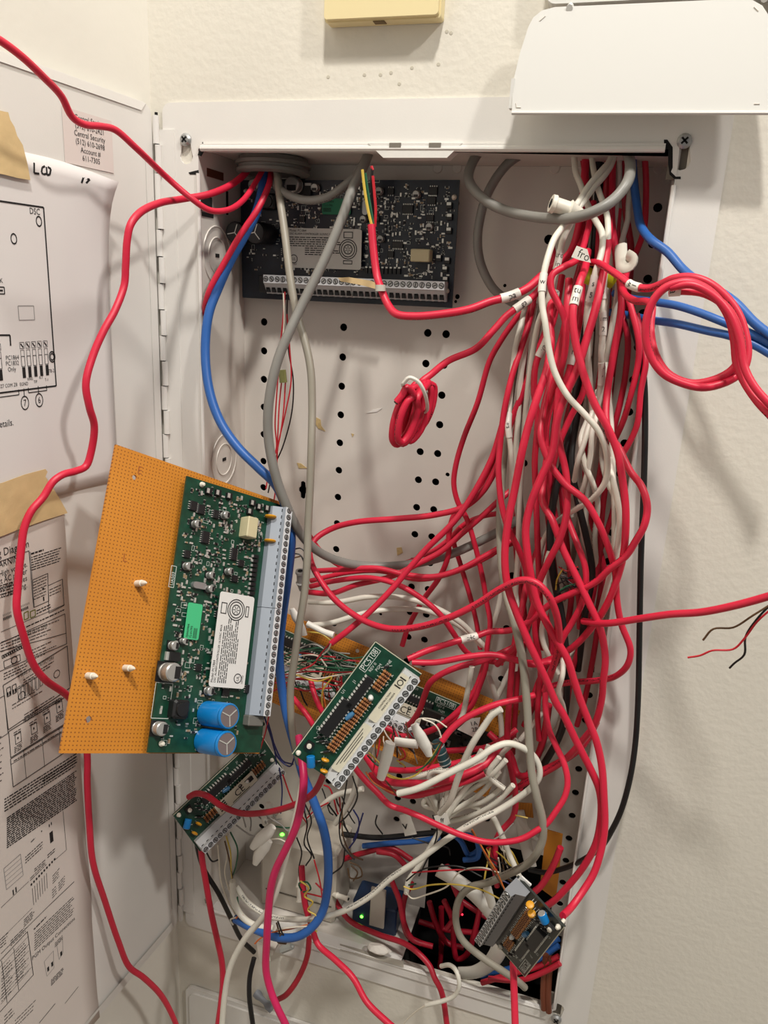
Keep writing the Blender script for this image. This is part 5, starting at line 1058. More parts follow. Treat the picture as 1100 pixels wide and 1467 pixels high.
# across the back panel
rh = [
 (prs(795, 440, 772, 500, 750, 560, 730, 610, 715, 660, 692, 703, 665, 726, 620, 738, 570, 743, 510, 748, 476, 757, 453, 771, 444, 786, 446, 806, 458, 830, 476, 855, 500, 876, 530, 893, 562, 901, 600, 898, 640, 886, 682, 866, 718, 843, 748, 831, 768, 835, 784, 851, 794, 871, 800, 897, 800, 925, 791, 960, 780, 990), [.03, .02, .02, .02, .02, .02, .02, .02, .02, .01, .0, -.01, -.02, -.03, -.04, -.045, -.05, -.055, -.06, -.065, -.065, -.06, -.05, -.04, -.03], 9.5),
 (prs(752, 440, 735, 462, 716, 490, 701, 518, 684, 577, 665, 625, 653, 666, 650, 694, 656, 720, 668, 742, 680, 780, 691, 827, 697, 862, 702, 892, 698, 925, 696, 955, 687, 983, 676, 1010, 658, 1028, 640, 1040), [.02, .02, .025, .03, .03, .03, .03, .03, .03, .03, .03, .025, .02, .02, .02, .02, .02], 8),
 (prs(722, 600, 705, 655, 684, 697, 660, 735, 642, 756, 611, 786, 588, 812, 564, 841, 529, 877, 500, 902, 474, 922), [.02, .02, .015, .01, .005, 0, -.005, -.01, -.02, -.03, -.035], 9),
 (prs(716, 625, 698, 680, 672, 720, 652, 735, 643, 765, 642, 795, 630, 826, 605, 861, 584, 900, 576, 925), [.03, .03, .03, .03, .03, .03, .03, .03, .03], 8),
 (prs(450, 818, 490, 816, 540, 814, 580, 823, 622, 826, 660, 815, 690, 799, 718, 783, 740, 770), [.02, .01, .01, .01, .01, .015, .02, .03], 8),
 (prs(445, 840, 480, 832, 530, 828, 568, 837, 602, 856, 630, 880, 650, 908, 668, 934, 690, 945, 720, 950), [.02, .01, .0, .0, 0, .01, .02, .03], 8),
 (prs(440, 848, 475, 850, 510, 838, 560, 826, 602, 806, 632, 790, 662, 764, 692, 738, 716, 716, 735, 700), [.02, .01, .01, .02, .025, .03, .03, .04], 8.5),
 (prs(445, 832, 500, 820, 545, 818, 600, 830, 650, 820, 700, 797, 720, 784, 740, 776), [.03, .03, .03, .03, .03, .035], 7.5),
 (prs(716, 735, 690, 740, 664, 752, 650, 770, 660, 810, 672, 850, 682, 890, 688, 930), [.04, .045, .05, .05, .05, .05], 7.5),
 (prs(440, 762, 460, 790, 490, 812, 520, 818, 560, 812, 610, 795, 640, 775, 660, 755), [.02, .03, .035, .04, .045, .045], 7),
]
SHF = ('red cable of the sheaf fanning out from behind the beige grey cable', 'red cables of the sheaf')
RHL = {0: ('long red cable making a wide open loop across the back panel', None), 1: ('thin red cable bowing past the tied coil, left of the bundle', None), 2: ('red cable with a stripped end reaching down to the deep amber board', None), 3: ('red cable dropping behind the wide red loop to the deep amber board', None),
       4: SHF, 5: SHF, 6: SHF, 7: SHF, 8: ('red cable hanging in a short bow between bundle and back panel', None), 9: ('red cable hugging the underside of the thick grey sweep', None)}
for i, (pts, ys, wd) in enumerate(rh):
    e = [('tgreen', prs(474, 922, 466, 935, 455, 945, 440, 948), -.036), ('twhite', prs(474, 922, 469, 932, 462, 938), -.037), ('tred', prs(473, 921, 460, 936, 448, 952, 430, 960), -.036)] if i == 2 else ()
    cable('red', wd, pts, ys, *RHL.get(i, RH), ends=e)
cable('white', 8, prs(442, 862, 480, 863, 530, 855, 580, 857, 622, 870, 660, 892, 682, 914, 702, 935), [.01, .01, .01, .015, .02, .03], 'white cable arching over the deep amber board', 'white cables over the deep amber board')
cable('white', 8, prs(440, 896, 472, 893, 520, 879, 560, 873, 615, 876, 660, 898, 690, 925), [.0, .0, .01, .02, .03, .04], 'white cable arching over the deep amber board', 'white cables over the deep amber board')

# lower swags
rl = [
 (prs(590, 949, 624, 949, 669, 941, 705, 938, 742, 946, 762, 952, 790, 948), [-.05, -.045, -.04, -.035, -.03, -.02], 9),
 (prs(582, 1040, 590, 1034, 601, 1017, 609, 994, 616, 978, 630, 967, 655, 956, 692, 946, 730, 930, 757, 914), [.02, .01, 0, -.01, -.015, -.015, -.01, 0, .01], 9),
 (prs(633, 1062, 646, 1045, 663, 1031, 688, 1018, 715, 1008, 742, 1002, 765, 996), [-.06, -.055, -.05, -.045, -.04, -.03], 9.5),
 (prs(525, 1085, 551, 1117, 587, 1122, 618, 1122, 655, 1113, 683, 1102, 702, 1088, 716, 1066), [.0, -.03, -.035, -.035, -.03, -.02, -.01], 11),
 (prs(540, 1100, 576, 1104, 610, 1101, 655, 1093, 700, 1078, 726, 1060), [.0, -.01, -.015, -.015, -.01, 0], 9),
 (prs(530, 1110, 560, 1133, 590, 1140, 620, 1134, 647, 1126, 674, 1117, 694, 1108), [-.0, -.025, -.03, -.03, -.03, -.025], 9),
 (prs(638, 1076, 665, 1074, 695, 1071, 720, 1060, 740, 1045), [.01, .01, .01, .02], 8.5),
 (prs(560, 1056, 600, 1052, 630, 1040, 655, 1020, 680, 990, 695, 950), [.02, .02, .02, .025, .03], 9),
 (prs(580, 1065, 560, 1045, 530, 1040, 505, 1060), [.03, .03, .03, .03], 9),
 (prs(420, 1000, 440, 1025, 452, 1045, 470, 1070), [.0, -.01, -.01, 0], 8),
 (prs(445, 975, 452, 1000, 465, 1025, 480, 1040), [.0, -.01, -.01, 0], 8),
 (prs(700, 1050, 730, 1080, 742, 1110, 760, 1110, 790, 1098, 818, 1082, 838, 1064, 854, 1034), [.03, .02, .01, .0, -.005, -.01], 10),
 (prs(745, 1130, 762, 1100, 775, 1070, 782, 1040, 786, 1010), [.03, .03, .02, .01], 10),
]
for pts, ys, wd in rl: cable('red', wd, pts, ys, *RL, ends=[('tgreen', prs(633, 1062, 622, 1082, 608, 1098, 596, 1104), -.061), ('tyellow', prs(633, 1062, 624, 1076, 612, 1092, 596, 1110, 575, 1116, 552, 1108), -.06), ('twhite', prs(633, 1060, 628, 1045, 620, 1036, 605, 1030), -.06), ('tred', prs(634, 1064, 622, 1090, 612, 1100), -.059)] if pts[0] == (633, 1062) else ())
cable('dred', 9, prs(270, 1142, 280, 1137, 294, 1139, 318, 1155, 345, 1165, 380, 1164, 421, 1153, 448, 1137, 463, 1110, 470, 1090), [-.085, -.085, -.085, -.075, -.07, -.07, -.075, -.08, -.09, -.1], 'braided dark red cable lying across the lower left expander board')
wl = [
 (prs(570, 1137, 600, 1129, 640, 1109, 684, 1087, 706, 1072, 727, 1065, 746, 1070, 762, 1081, 771, 1095, 772, 1113, 758, 1131, 712, 1162, 683, 1176, 642, 1201, 601, 1231, 560, 1258, 530, 1284, 492, 1305, 455, 1315, 420, 1317, 385, 1312, 356, 1294, 338, 1270), [-.08, -.08, -.075, -.07, -.065, -.06, -.055, -.05, -.05, -.05, -.05, -.055, -.06, -.06, -.06, -.06, -.06, -.06, -.055, -.05, -.05, -.05], 9, 'long white printed cable looping from the tangle down to the lower left'),
 (prs(718, 1016, 705, 1024, 692, 1042, 678, 1063, 666, 1087, 655, 1117, 644, 1148, 630, 1165), [-.06, -.06, -.06, -.06, -.055, -.05, -.04], 9.5, 'short white cable standing across the lower swag'),
 (prs(333, 1262, 335, 1290, 346, 1312, 366, 1326, 392, 1330), [-.055, -.055, -.06, -.06], 9, 'white cable stub under the lower left expander board'),
 (prs(434, 1118, 428, 1150, 420, 1185, 408, 1232, 394, 1282, 378, 1312, 350, 1346, 330, 1385, 322, 1425, 318, 1470, 316, 1500), [-.09, -.09, -.092, -.094, -.094, -.094, -.096, -.1, -.105], 9, 'white cable hanging beside the crimson cable out of the cabinet bottom'),
]
for pts, ys, wd, lab in wl: cable('white', wd, pts, ys, lab)
wl2 = [prs(625, 1120, 622, 1150, 630, 1165), prs(690, 1075, 664, 1118, 650, 1145, 632, 1163), prs(715, 1105, 690, 1135, 660, 1155, 632, 1170), prs(735, 1125, 710, 1150, 675, 1168, 640, 1178), prs(630, 1190, 615, 1215, 600, 1240, 585, 1262, 582, 1280), prs(640, 1140, 670, 1152, 702, 1166, 716, 1190, 730, 1225, 745, 1258), prs(620, 1070, 640, 1052, 660, 1030, 670, 990, 676, 955), prs(640, 1110, 690, 1090, 700, 1068), prs(480, 1180, 500, 1150, 510, 1120, 505, 1090), prs(420, 1190, 445, 1170, 480, 1140, 520, 1130), prs(640, 1100, 600, 1112, 560, 1125), prs(722, 1130, 700, 1110, 715, 1085), prs(740, 1060, 700, 1095, 655, 1128)]
r6 = random.Random(9)
for i in range(12):
    x = r6.uniform(655, 745); y = r6.uniform(1085, 1130); wl2.append([(x, y), (x - 22 + r6.uniform(-6, 6), y + r6.uniform(12, 24)), (x - 50 + r6.uniform(-8, 8), y + r6.uniform(22, 42)), (632 + r6.uniform(-10, 16), 1168 + r6.uniform(-8, 14))])
for i, pts in enumerate(wl2): cable('white', 8, pts, [-.01 - .005 * (i % 4), -.015 - .005 * (i % 3)], *WL)
cable('white', 6.5, prs(610, 1440, 640, 1432, 652, 1425, 658, 1410, 654, 1392, 645, 1383, 632, 1384), [-.03, -.03, -.03, -.03, -.02, -.01], 'small white cable hooked over the bottom lip', ends=[('twhite', prs(612, 1439, 600, 1446, 582, 1462, 570, 1480), -.03)])
cable('pink', 11, prs(428, 1055, 432, 1085, 435, 1112, 434, 1135, 430, 1160, 423, 1187, 409, 1217, 395, 1246, 388, 1272, 384, 1312, 382, 1350, 381, 1390, 388, 1420, 398, 1445, 410, 1470, 420, 1500), [-.07, -.09, -.1, -.1, -.1, -.1, -.1, -.1, -.102, -.105, -.11, -.11], 'crimson pink cable hanging straight down past the cabinet bottom')
cable('red', 8.5, prs(288, 1215, 290, 1235, 295, 1265, 303, 1310, 311, 1346, 318, 1380, 319, 1410, 316, 1440, 312, 1470, 310, 1500), [-.05, -.05, -.05, -.05, -.055, -.06], 'red cable dropping from the lower left expander board out of the cabinet')
cable('black', 7, prs(281, 1195, 283, 1215, 292, 1245, 312, 1278, 331, 1316, 346, 1346, 364, 1364), [-.045, -.045, -.045, -.04, -.03, -.02], 'black cable from the lower left expander board down to the white wire clip')
cable('black', 7, prs(364, 1372, 358, 1398, 357, 1425, 362, 1467, 366, 1500), [-.02, -.03, -.035, -.04], 'black cable hanging below the white wire clip')
cable('red', 9, prs(432, 1240, 434, 1272, 438, 1300, 446, 1325, 455, 1352, 480, 1375, 505, 1400, 525, 1435, 552, 1462, 585, 1490), [-.04, -.05, -.055, -.06, -.07, -.08, -.09, -.1], 'red cable wrapped with coloured conductors, leaving the cabinet at the bottom', ends=[('tyellow', prs(430, 1262, 442, 1272, 436, 1284, 448, 1292, 441, 1304, 453, 1312, 444, 1324, 454, 1335), -.066), ('tgreen', prs(432, 1276, 428, 1266, 440, 1264, 445, 1274, 434, 1278), -.062)])
cable('dred', 8, prs(470, 1270, 480, 1290, 500, 1318, 540, 1338, 580, 1352, 602, 1368, 616, 1385, 622, 1400, 632, 1420, 640, 1467, 644, 1500), [.03, .03, .02, .01, 0, -.005, -.01, -.015, -.02, -.03], 'dark red cable running along the bottom and over the lip')
cable('red', 10.5, prs(735, 1378, 736, 1410, 737, 1440, 738, 1470, 739, 1500), [-.08, -.09, -.1, -.11], 'red cable hanging straight down under the dark expander board')
cable('dred', 8, prs(443, 1342, 440, 1370, 428, 1400, 410, 1425, 398, 1432), [-.01, -.015, -.02, -.02], 'dark red cable stub hooked under the bottom lip')
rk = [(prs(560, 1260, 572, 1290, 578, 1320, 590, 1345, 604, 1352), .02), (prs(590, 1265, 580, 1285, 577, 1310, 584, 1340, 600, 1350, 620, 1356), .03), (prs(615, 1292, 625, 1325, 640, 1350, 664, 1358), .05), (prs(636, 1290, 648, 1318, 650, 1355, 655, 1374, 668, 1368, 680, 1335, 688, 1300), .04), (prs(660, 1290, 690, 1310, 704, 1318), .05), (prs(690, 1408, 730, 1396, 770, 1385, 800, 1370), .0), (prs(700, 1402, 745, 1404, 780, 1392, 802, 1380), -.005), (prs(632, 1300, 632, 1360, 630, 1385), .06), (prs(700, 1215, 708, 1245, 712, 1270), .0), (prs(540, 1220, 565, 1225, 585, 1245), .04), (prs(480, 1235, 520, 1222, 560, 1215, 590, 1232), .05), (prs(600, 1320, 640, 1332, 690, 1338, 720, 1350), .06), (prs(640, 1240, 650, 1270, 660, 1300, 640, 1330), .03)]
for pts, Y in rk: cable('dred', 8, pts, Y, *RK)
cable('red', 9.5, prs(803, 1214, 796, 1232, 786, 1252, 774, 1270, 762, 1280), [.0, .0, .0, .005], 'short red cable end leaning before the small amber strip')
for pts, Y in ((prs(675, 1395, 720, 1390, 770, 1375, 800, 1355), .02), (prs(690, 1402, 740, 1385, 800, 1345), .03), (prs(640, 1188, 660, 1205, 672, 1225, 690, 1215), .03), (prs(655, 1195, 680, 1200, 684, 1228, 664, 1232), .025), (prs(520, 1212, 560, 1208, 600, 1205, 630, 1200), .05)): cable('blue', 8, pts, Y, 'blue cable deep in the bottom of the cabinet', 'blue cables deep at the bottom')
cable('black', 8, prs(490, 1195, 540, 1200, 600, 1195, 650, 1190), .055, 'black cable lying across the back below the tangle')

# thin conductors: from the terminal strips and between the boards
tt = [('tred', prs(408, 418, 406, 450, 402, 490, 399, 530, 396, 570, 394, 610, 396, 640, 390, 662, 384, 682, 381, 700), .02), ('twhite', prs(406, 420, 407, 455, 405, 490), .018), ('tblack', prs(412, 420, 411, 450, 413, 500, 420, 545, 418, 590, 405, 640, 392, 670, 384, 706), .022),
 ('tred', prs(411, 450, 415, 500, 417, 545, 408, 595, 398, 640, 396, 690, 392, 720), .02), ('tred', prs(404, 540, 400, 580, 398, 620, 396, 660), .017), ('tred', prs(409, 545, 406, 590, 402, 620, 396, 650), .015), ('tblack', prs(420, 787, 432, 786, 440, 800, 438, 830), .0), ('tblack', prs(420, 793, 430, 795, 438, 812), .0), ('tbrown', prs(418, 800, 430, 797), .0),
 ('tgreen', prs(392, 945, 430, 940, 455, 938, 478, 945, 492, 960), -.0), ('tgreen', prs(396, 948, 440, 956, 480, 962, 515, 960), 0), ('tgreen', prs(400, 965, 445, 955, 500, 958, 520, 955), -.005), ('tgreen', prs(402, 940, 440, 930, 465, 930, 480, 950, 486, 965), .0), ('tgreen', prs(418, 970, 460, 962, 505, 968), .005),
 ('twhite', prs(402, 955, 430, 940, 455, 940, 468, 955), -.005), ('twhite', prs(426, 965, 450, 972, 480, 968, 510, 963), -.008), ('tyellow', prs(424, 967, 455, 976, 475, 970, 462, 990, 462, 1015, 466, 1035), -.01), ('tyellow', prs(440, 905, 460, 908, 474, 918), .0), ('torange', prs(466, 960, 462, 985, 466, 1010, 468, 1030), 0), ('tred', prs(400, 968, 440, 962, 480, 963, 520, 962), -.003), ('tred', prs(392, 990, 425, 972, 455, 975), 0), ('tred', prs(470, 970, 472, 1000, 482, 1030), .01), ('tred', prs(480, 972, 484, 1005, 478, 1035), .01), ('tgrey', prs(426, 930, 450, 923, 470, 935, 485, 955), .0),
 ('tred', prs(386, 1020, 380, 1050, 372, 1075), -.03), ('tblue', prs(378, 1025, 388, 1055, 398, 1085, 415, 1098, 422, 1085), -.03), ('tblue', prs(384, 1035, 392, 1065, 396, 1095), -.025), ('tblue', prs(390, 1060, 405, 1090, 420, 1095), -.02), ('tblue', prs(400, 1100, 404, 1130, 402, 1165), -.02), ('tred', prs(405, 1110, 420, 1150, 440, 1180), -.02), ('tblack', prs(430, 1145, 440, 1180, 436, 1210, 446, 1225, 438, 1240), -.03), ('tblack', prs(436, 1150, 446, 1175, 440, 1200, 450, 1230), -.03), ('tblack', prs(425, 1200, 432, 1220, 428, 1245, 430, 1265), -.035),
 ('tblack', prs(505, 1112, 512, 1140, 500, 1165, 488, 1178), -.06), ('tblack', prs(497, 1118, 492, 1150, 486, 1180, 490, 1210, 508, 1232), -.05), ('tbrown', prs(490, 1150, 492, 1200, 505, 1225, 520, 1232), -.03), ('tbrown', prs(500, 1235, 515, 1242, 518, 1255, 502, 1258, 498, 1244), .0), ('tbrown', prs(503, 1240, 512, 1250, 506, 1262), .0), ('tblack', prs(476, 1252, 490, 1240, 494, 1215), -.01),
 ('tyellow', prs(528, 1078, 545, 1095, 556, 1112, 575, 1116), -.055), ('tgreen', prs(526, 1082, 540, 1096, 556, 1101), -.055), ('torange', prs(524, 1106, 534, 1120, 550, 1130, 564, 1136), -.05), ('tbrown', prs(552, 1118, 562, 1130, 568, 1138), -.05), ('tred', prs(570, 1068, 578, 1075, 580, 1085, 570, 1090), -.05), ('tblack', prs(562, 1040, 568, 1065, 569, 1085), -.05), ('twhite', prs(592, 1040, 600, 1030, 625, 1032, 640, 1042), -.055), ('tbrown', prs(605, 1053, 620, 1066, 630, 1064), -.056), ('tred', prs(572, 1093, 578, 1096, 581, 1100), -.05), ('tyellow', prs(568, 1089, 576, 1094, 580, 1098), -.052),
 ('twhite', prs(312, 1210, 314, 1235, 316, 1260, 326, 1290, 338, 1312), -.05), ('twhite', prs(326, 1195, 326, 1225, 322, 1250, 332, 1285, 345, 1315), -.05), ('tblack', prs(294, 1218, 304, 1234, 312, 1232), -.05), ('tyellow', prs(324, 1198, 330, 1220, 331, 1245, 333, 1262), -.052), ('tgreen', prs(330, 1192, 340, 1215, 338, 1240, 332, 1258), -.05), ('tbrown', prs(322, 1205, 328, 1230, 333, 1258), -.052), ('tgreen', prs(340, 1285, 342, 1300, 350, 1318), -.052), ('tgrey', prs(338, 1182, 358, 1196, 376, 1200), -.05), ('tgrey', prs(348, 1170, 352, 1185), -.05), ('tgreen', prs(394, 1184, 412, 1186, 425, 1184), -.02), ('twhite', prs(386, 1203, 400, 1202, 412, 1208), -.02),
 ('tred', prs(452, 1265, 470, 1285, 440, 1280), .0), ('tred', prs(470, 1150, 452, 1160, 440, 1172), -.02), ('tred', prs(450, 1232, 458, 1262, 462, 1290), 0), ('twhite', prs(581, 1278, 590, 1287, 610, 1282, 640, 1270, 660, 1248, 690, 1243, 715, 1250), -.03), ('tyellow', prs(578, 1270, 590, 1274, 615, 1268, 650, 1267, 690, 1275, 720, 1290), -.04), ('tblack', prs(582, 1262, 600, 1248, 620, 1242, 660, 1242, 690, 1256), -.03), ('tred', prs(590, 1250, 620, 1248, 660, 1246, 712, 1246), -.03), ('tgreen', prs(585, 1268, 596, 1266), -.03), ('tbrown', prs(675, 1190, 690, 1215, 705, 1245, 726, 1280), -.05), ('torange', prs(676, 1188, 694, 1220, 712, 1250, 724, 1278), -.05), ('tyellow', prs(738, 1168, 748, 1170, 756, 1172), -.01), ('tgrey', prs(735, 1180, 720, 1195, 705, 1204), -.05), ('tblack', prs(620, 1168, 626, 1190, 622, 1210, 610, 1235, 600, 1255), -.03), ('tblack', prs(590, 1200, 620, 1210, 642, 1215, 645, 1225), .04), ('tblue', prs(700, 1265, 720, 1262, 732, 1268), -.02),
 ('tblue', prs(506, 1160, 514, 1175, 510, 1200, 500, 1215), .04), ('tblue', prs(520, 1165, 512, 1190, 506, 1204), .05), ('tblack', prs(540, 1168, 538, 1180, 548, 1195), .05), ('tyellow', prs(806, 815, 798, 830, 796, 845), -.01), ('tgreen', prs(802, 846, 812, 840, 826, 836), -.01), ('tblack', prs(796, 838, 812, 830, 826, 820), -.01), ('tblack', prs(798, 850, 815, 842, 832, 838), -.01), ('tred', prs(800, 812, 812, 818, 828, 812), -.01)]
for c, pts, Y in tt: cable(c, 2.3, pts, Y, 'thin ' + {'tblue': 'navy'}.get(c, c[1:]) + ' conductor in the tangle around the boards', 'thin ' + c[1:] + ' conductors of the tangle', name='thin_wire', cat='wire')
r5 = random.Random(21)
def clutter(n, x0, y0, x1, y1, Y0, Y1, cols, span):
    for i in range(n):
        x, y = r5.uniform(x0, x1), r5.uniform(y0, y1); dx, dy = span; pts = [(x, y)]; a = r5.uniform(-1, 1)
        for k in range(4): pts.append((pts[-1][0] + dx * r5.uniform(.5, 1.2) + 6 * a, pts[-1][1] + dy * r5.uniform(.4, 1.2) + r5.uniform(-6, 6)))
        c = r5.choice(cols); cable(c, r5.uniform(1.8, 2.6), pts, [r5.uniform(Y0, Y1), r5.uniform(Y0, Y1)], 'thin ' + {'tblue': 'navy'}.get(c, c[1:]) + ' conductor in the tangle around the boards', 'thin ' + c[1:] + ' conductors of the tangle', name='thin_wire', cat='wire')
clutter(14, 392, 930, 440, 985, -.01, .02, ('tgreen', 'tred', 'twhite', 'tgreen', 'tgrey', 'tred', 'tblack'), (24, 2))
clutter(13, 400, 960, 500, 985, .0, .02, ('tred', 'tgreen', 'tbrown', 'twhite', 'tblack', 'tyellow'), (3, 15))
clutter(12, 535, 1030, 590, 1060, -.05, -.03, ('tbrown', 'tgrey', 'tred', 'twhite', 'tblack', 'tbrown'), (3, 12))
clutter(8, 420, 1120, 500, 1160, -.02, .02, ('tred', 'tblack', 'tblue', 'tred'), (4, 14))
clutter(10, 690, 1195, 720, 1230, -.03, .0, ('tbrown', 'tyellow', 'tgrey', 'tblack', 'twhite'), (6, 12))
clutter(6, 340, 1160, 390, 1172, -.04, -.02, ('tgrey', 'tgrey', 'twhite'), (5, 6))
clutter(6, 800, 800, 815, 830, -.01, .0, ('tblack', 'tgreen', 'tblack'), (7, 5))
# bare conductors reaching in from the right
for c, pts, nm in (('tbrown', prs(1007, 917, 1022, 901, 1050, 899, 1078, 882, 1110, 862), 'tan'), ('tred', prs(985, 942, 1003, 939, 1020, 932, 1050, 930, 1066, 915, 1085, 890, 1110, 868), 'red'), ('tblack', prs(1045, 957, 1052, 950, 1066, 938, 1068, 912, 1085, 886, 1110, 860), 'black')): cable(c, 3.2, pts, [-.08, -.085, -.09], nm + ' bare conductor hanging beside the right wall', name='thin_wire', cat='wire')

# ------------------------------------------------------------------ small hardware
b = MB(); c0 = at(392, 222, .042); r0 = .030
b.lathe(Vector((c0.x, c0.y, Z0 - .0006)), -Z_, [(0, r0 * .9), (.003, r0 * .92), (.0035, r0 * 1.0), (.006, r0 * 1.0), (.0065, r0 * .93), (.0085, r0 * .93), (.009, r0 * .98), (.011, r0 * .98), (.0125, r0 * .90), (.0125, r0 * .72), (.001, r0 * .72)], 28)
tag(b.build('conduit_bushing', GREYPL, None, True), 'grey threaded conduit bushing in the top left of the top panel', 'bushing')
def sleeve(L, r, Y, label, m=SLEEVE, ends=(.6, 1, 1, .55), group=None, name='crimp_sleeve', flat=.6):
    P = catmull([at(x, y, Y if not isinstance(Y, (list, tuple)) else Y[i]) for i, (x, y) in enumerate(L)], 5); n = len(P)
    rad = [r * lerpY(list(ends), i / (n - 1)) for i in range(n)]; b = MB(); b.tube(P, rad, 12, flat); return tag(b.build(name, m, None, True), label, 'sleeve', group)
SG = 'white splice sleeves'
sleeve(prs(593, 1038, 601, 1053, 609, 1068, 615, 1083), .0052, -.065, 'wide white splice sleeve beside the expander board strip')
sleeve(prs(559, 1064, 554, 1084, 549, 1102, 545, 1116), .0046, -.068, 'white splice sleeve standing below the expander board strip', ends=(.9, 1, .9, .7))
sleeve(prs(566, 1062, 580, 1064, 598, 1066), .0042, -.05, 'white flat sleeve lying behind the two splice sleeves', ends=(1, 1, 1))
sleeve(prs(418, 872, 424, 884, 432, 898, 436, 910), .0042, -.02, 'white splice sleeve behind the beige grey cable', ends=(.6, 1.1, .8, .7))
sleeve(prs(440, 893, 452, 899, 464, 905, 478, 910), .0024, -.045, 'slim white sleeve tube over the deep amber board', ends=(1, 1, 1, 1.15), flat=1)
sleeve(prs(391, 1184, 384, 1192, 372, 1203, 361, 1215), .0055, -.05, 'upper of two white splice sleeves under the lower left board', ends=(.6, 1, .95, .5))
sleeve(prs(386, 1204, 379, 1213, 370, 1226, 365, 1238), .0052, -.048, 'lower of two white splice sleeves under the lower left board', ends=(.6, 1, .95, .5))
sleeve(prs(378, 1170, 380, 1182), .003, -.03, 'tiny white sleeve between the lower boards', ends=(1, 1))
sleeve(prs(385, 1150, 386, 1160), .004, -.03, 'small white cap between the lower boards', ends=(.7, 1))
sleeve(prs(696, 1264, 700, 1280, 706, 1300), .0042, -.03, 'white sleeve standing behind the dark board', ends=(.9, 1, .9))
sleeve(prs(628, 1246, 652, 1260, 676, 1278, 694, 1296, 706, 1312), .0085, 0., 'wide white tube crossing above the dark hole', ends=(1, 1, 1, .9), flat=.5)
sleeve(prs(660, 1394, 682, 1392, 702, 1380, 714, 1362, 718, 1345), .0078, .01, 'wide beige band curving inside the dark hole', NYLT, (1, 1, 1, 1), flat=.35)
sleeve(prs(742, 1160, 752, 1205, 760, 1240), .006, .05, 'white strap behind the beige grey cable', ends=(1, 1, 1), flat=.3)
sleeve(prs(742, 1172, 760, 1195, 772, 1205), .004, .04, 'white paper tab behind the beige grey cable', ends=(.6, 1, .4), flat=.3)
# anchors, clips
def anchor(px, py, dx, dy, Y, L, r, label, m=NYL):
    p = at(px, py, Y); q = at(px + dx, py + dy, Y + .006); d = (q - p).normalized(); b = MB()
    b.lathe(p, d, [(0, r), (r * .5, r * 1.05), (r * .6, r * .85), (L * .55, r * .85), (L * .6, r * 1.1), (L * .75, r * .8), (L, r * .5)], 14); b.k = 1; b.lathe(p - d * .0002, d, [(0, r * .55), (.0001, 0)], 12)
    return tag(b.build('wall_anchor', [m, DARK], None, True), label, 'anchor')
anchor(789, 291, 36, 12, -.02, .022, .0056, 'white plastic wall anchor caught under the grey loop')
anchor(430, 818, 2, 30, -.01, .02, .0040, 'grey plastic connector right of the green board', mat('grey_connector', (150, 148, 144), .45))
anchor(499, 1288, -28, -9, .02, .022, .0028, 'white tube anchor lying at the bottom of the cabinet')
anchor(429, 1292, 0, -22, -.02, .022, .0032, 'white plastic anchor hanging near the wrapped red cable')
b = MB(); b.tube(catmull([at(889, 352, .0), at(890, 372, -.01), at(893, 384, -.016), at(904, 381, -.018), at(908, 372, -.018), at(900, 366, -.014)], 5), .0042, 8, .5); tag(b.build('cable_clip', NYLT, None, True), 'white plastic cable clip at the right of the bundle', 'clip')
b = MB(); b.tube(catmull([at(836, 392, -.005), at(850, 398, -.008), at(866, 396, -.008), at(880, 403, -.005)], 5), .0055, 8, .5); tag(b.build('tape_wrap', YGT, None, True), 'yellow green tape wrapped round the bundle under the marker flags', 'tape')
b = MB(); q = [at(826, 352, -.03), at(841, 357, -.032), (at(846, 376, -.034)), at(829, 372, -.034), at(818, 368, -.032)]
b.prism([((p - q[0]).dot(X_), (p - q[0]).dot(Z_)) for p in q], q[0], X_, Z_, Y_, .0008); fl_ = tag(b.build('marker_flag', SLEEVE), 'folded white marker flag at the neck of the bundle', 'flag')
b = MB(); put_text(b, 'fro', .0075, lambda x, y: at(828, 368, -.035) + (X_ * .8 - Z_ * .35).normalized() * (x * .9 - .001) + (Z_ * .9 + X_ * .3).normalized() * y); b.build('lettering', INK).parent = fl_
b = MB(); b.tube(catmull([at(404, 530, .012), at(405, 540, .012), at(406, 548, .012)], 4), .0032, 8); tag(b.build('wire_joint', mat('joint_olive', (120, 120, 70), .5), None, True), 'small yellowish joint on the thin red wires', 'joint')
# white power module with green light, blue module, bracket
pm = thing('power_module', 'white plastic power module with a green light at the bottom of the cabinet', 'module', at(425, 1320, .05))
x0 = at(376, 1300, .03).x; x1 = at(482, 1300, .03).x; zt_ = at(430, 1214, .023).z - Z0
b = MB(); b.box(P3((x0 + x1) / 2, .048, (zt_ - .7095) / 2), (x1 - x0, .05, zt_ + .7095), bev=.003); bkid(b, 'housing', BOXW, pm)
b = MB(); b.lathe(P3(at(402, 1207, .03).x, .0335, zt_), Z_, [(0, .0022), (.001, .0018), (.0012, 0)], 10); bkid(b, 'status_light', LEDG, pm)
b = MB(); b.box(P3((x0 + x1) / 2 + .002, .0226, -.690), (x1 - x0 - .01, .0006, .0012)); bkid(b, 'seam', mat('seam_brown', (90, 84, 74), .7), pm)
bm_ = thing('blue_module', 'dark blue module with a green light under a white strap', 'module', at(530, 1328, .035))
p0, p1 = at(500, 1312, .03), at(563, 1330, .03); mid = (p0 + p1) / 2
b = MB(); b.box(Vector((mid.x + .003, .045, mid.z + .006)), (.046, .03, .03), bev=.0015); bkid(b, 'housing', BLUEM, bm_)
b = MB(); b.lathe(at(518, 1313, .0295), -Y_, [(0, .0016), (.0008, .0014), (.001, 0)], 10); bkid(b, 'status_light', LEDG, bm_)
b = MB(); b.box(at(541, 1300, .026), (.015, .003, .045), bev=.0006); tag(b.build('strap_bracket', BOXW), 'white strap standing in front of the blue module', 'bracket')
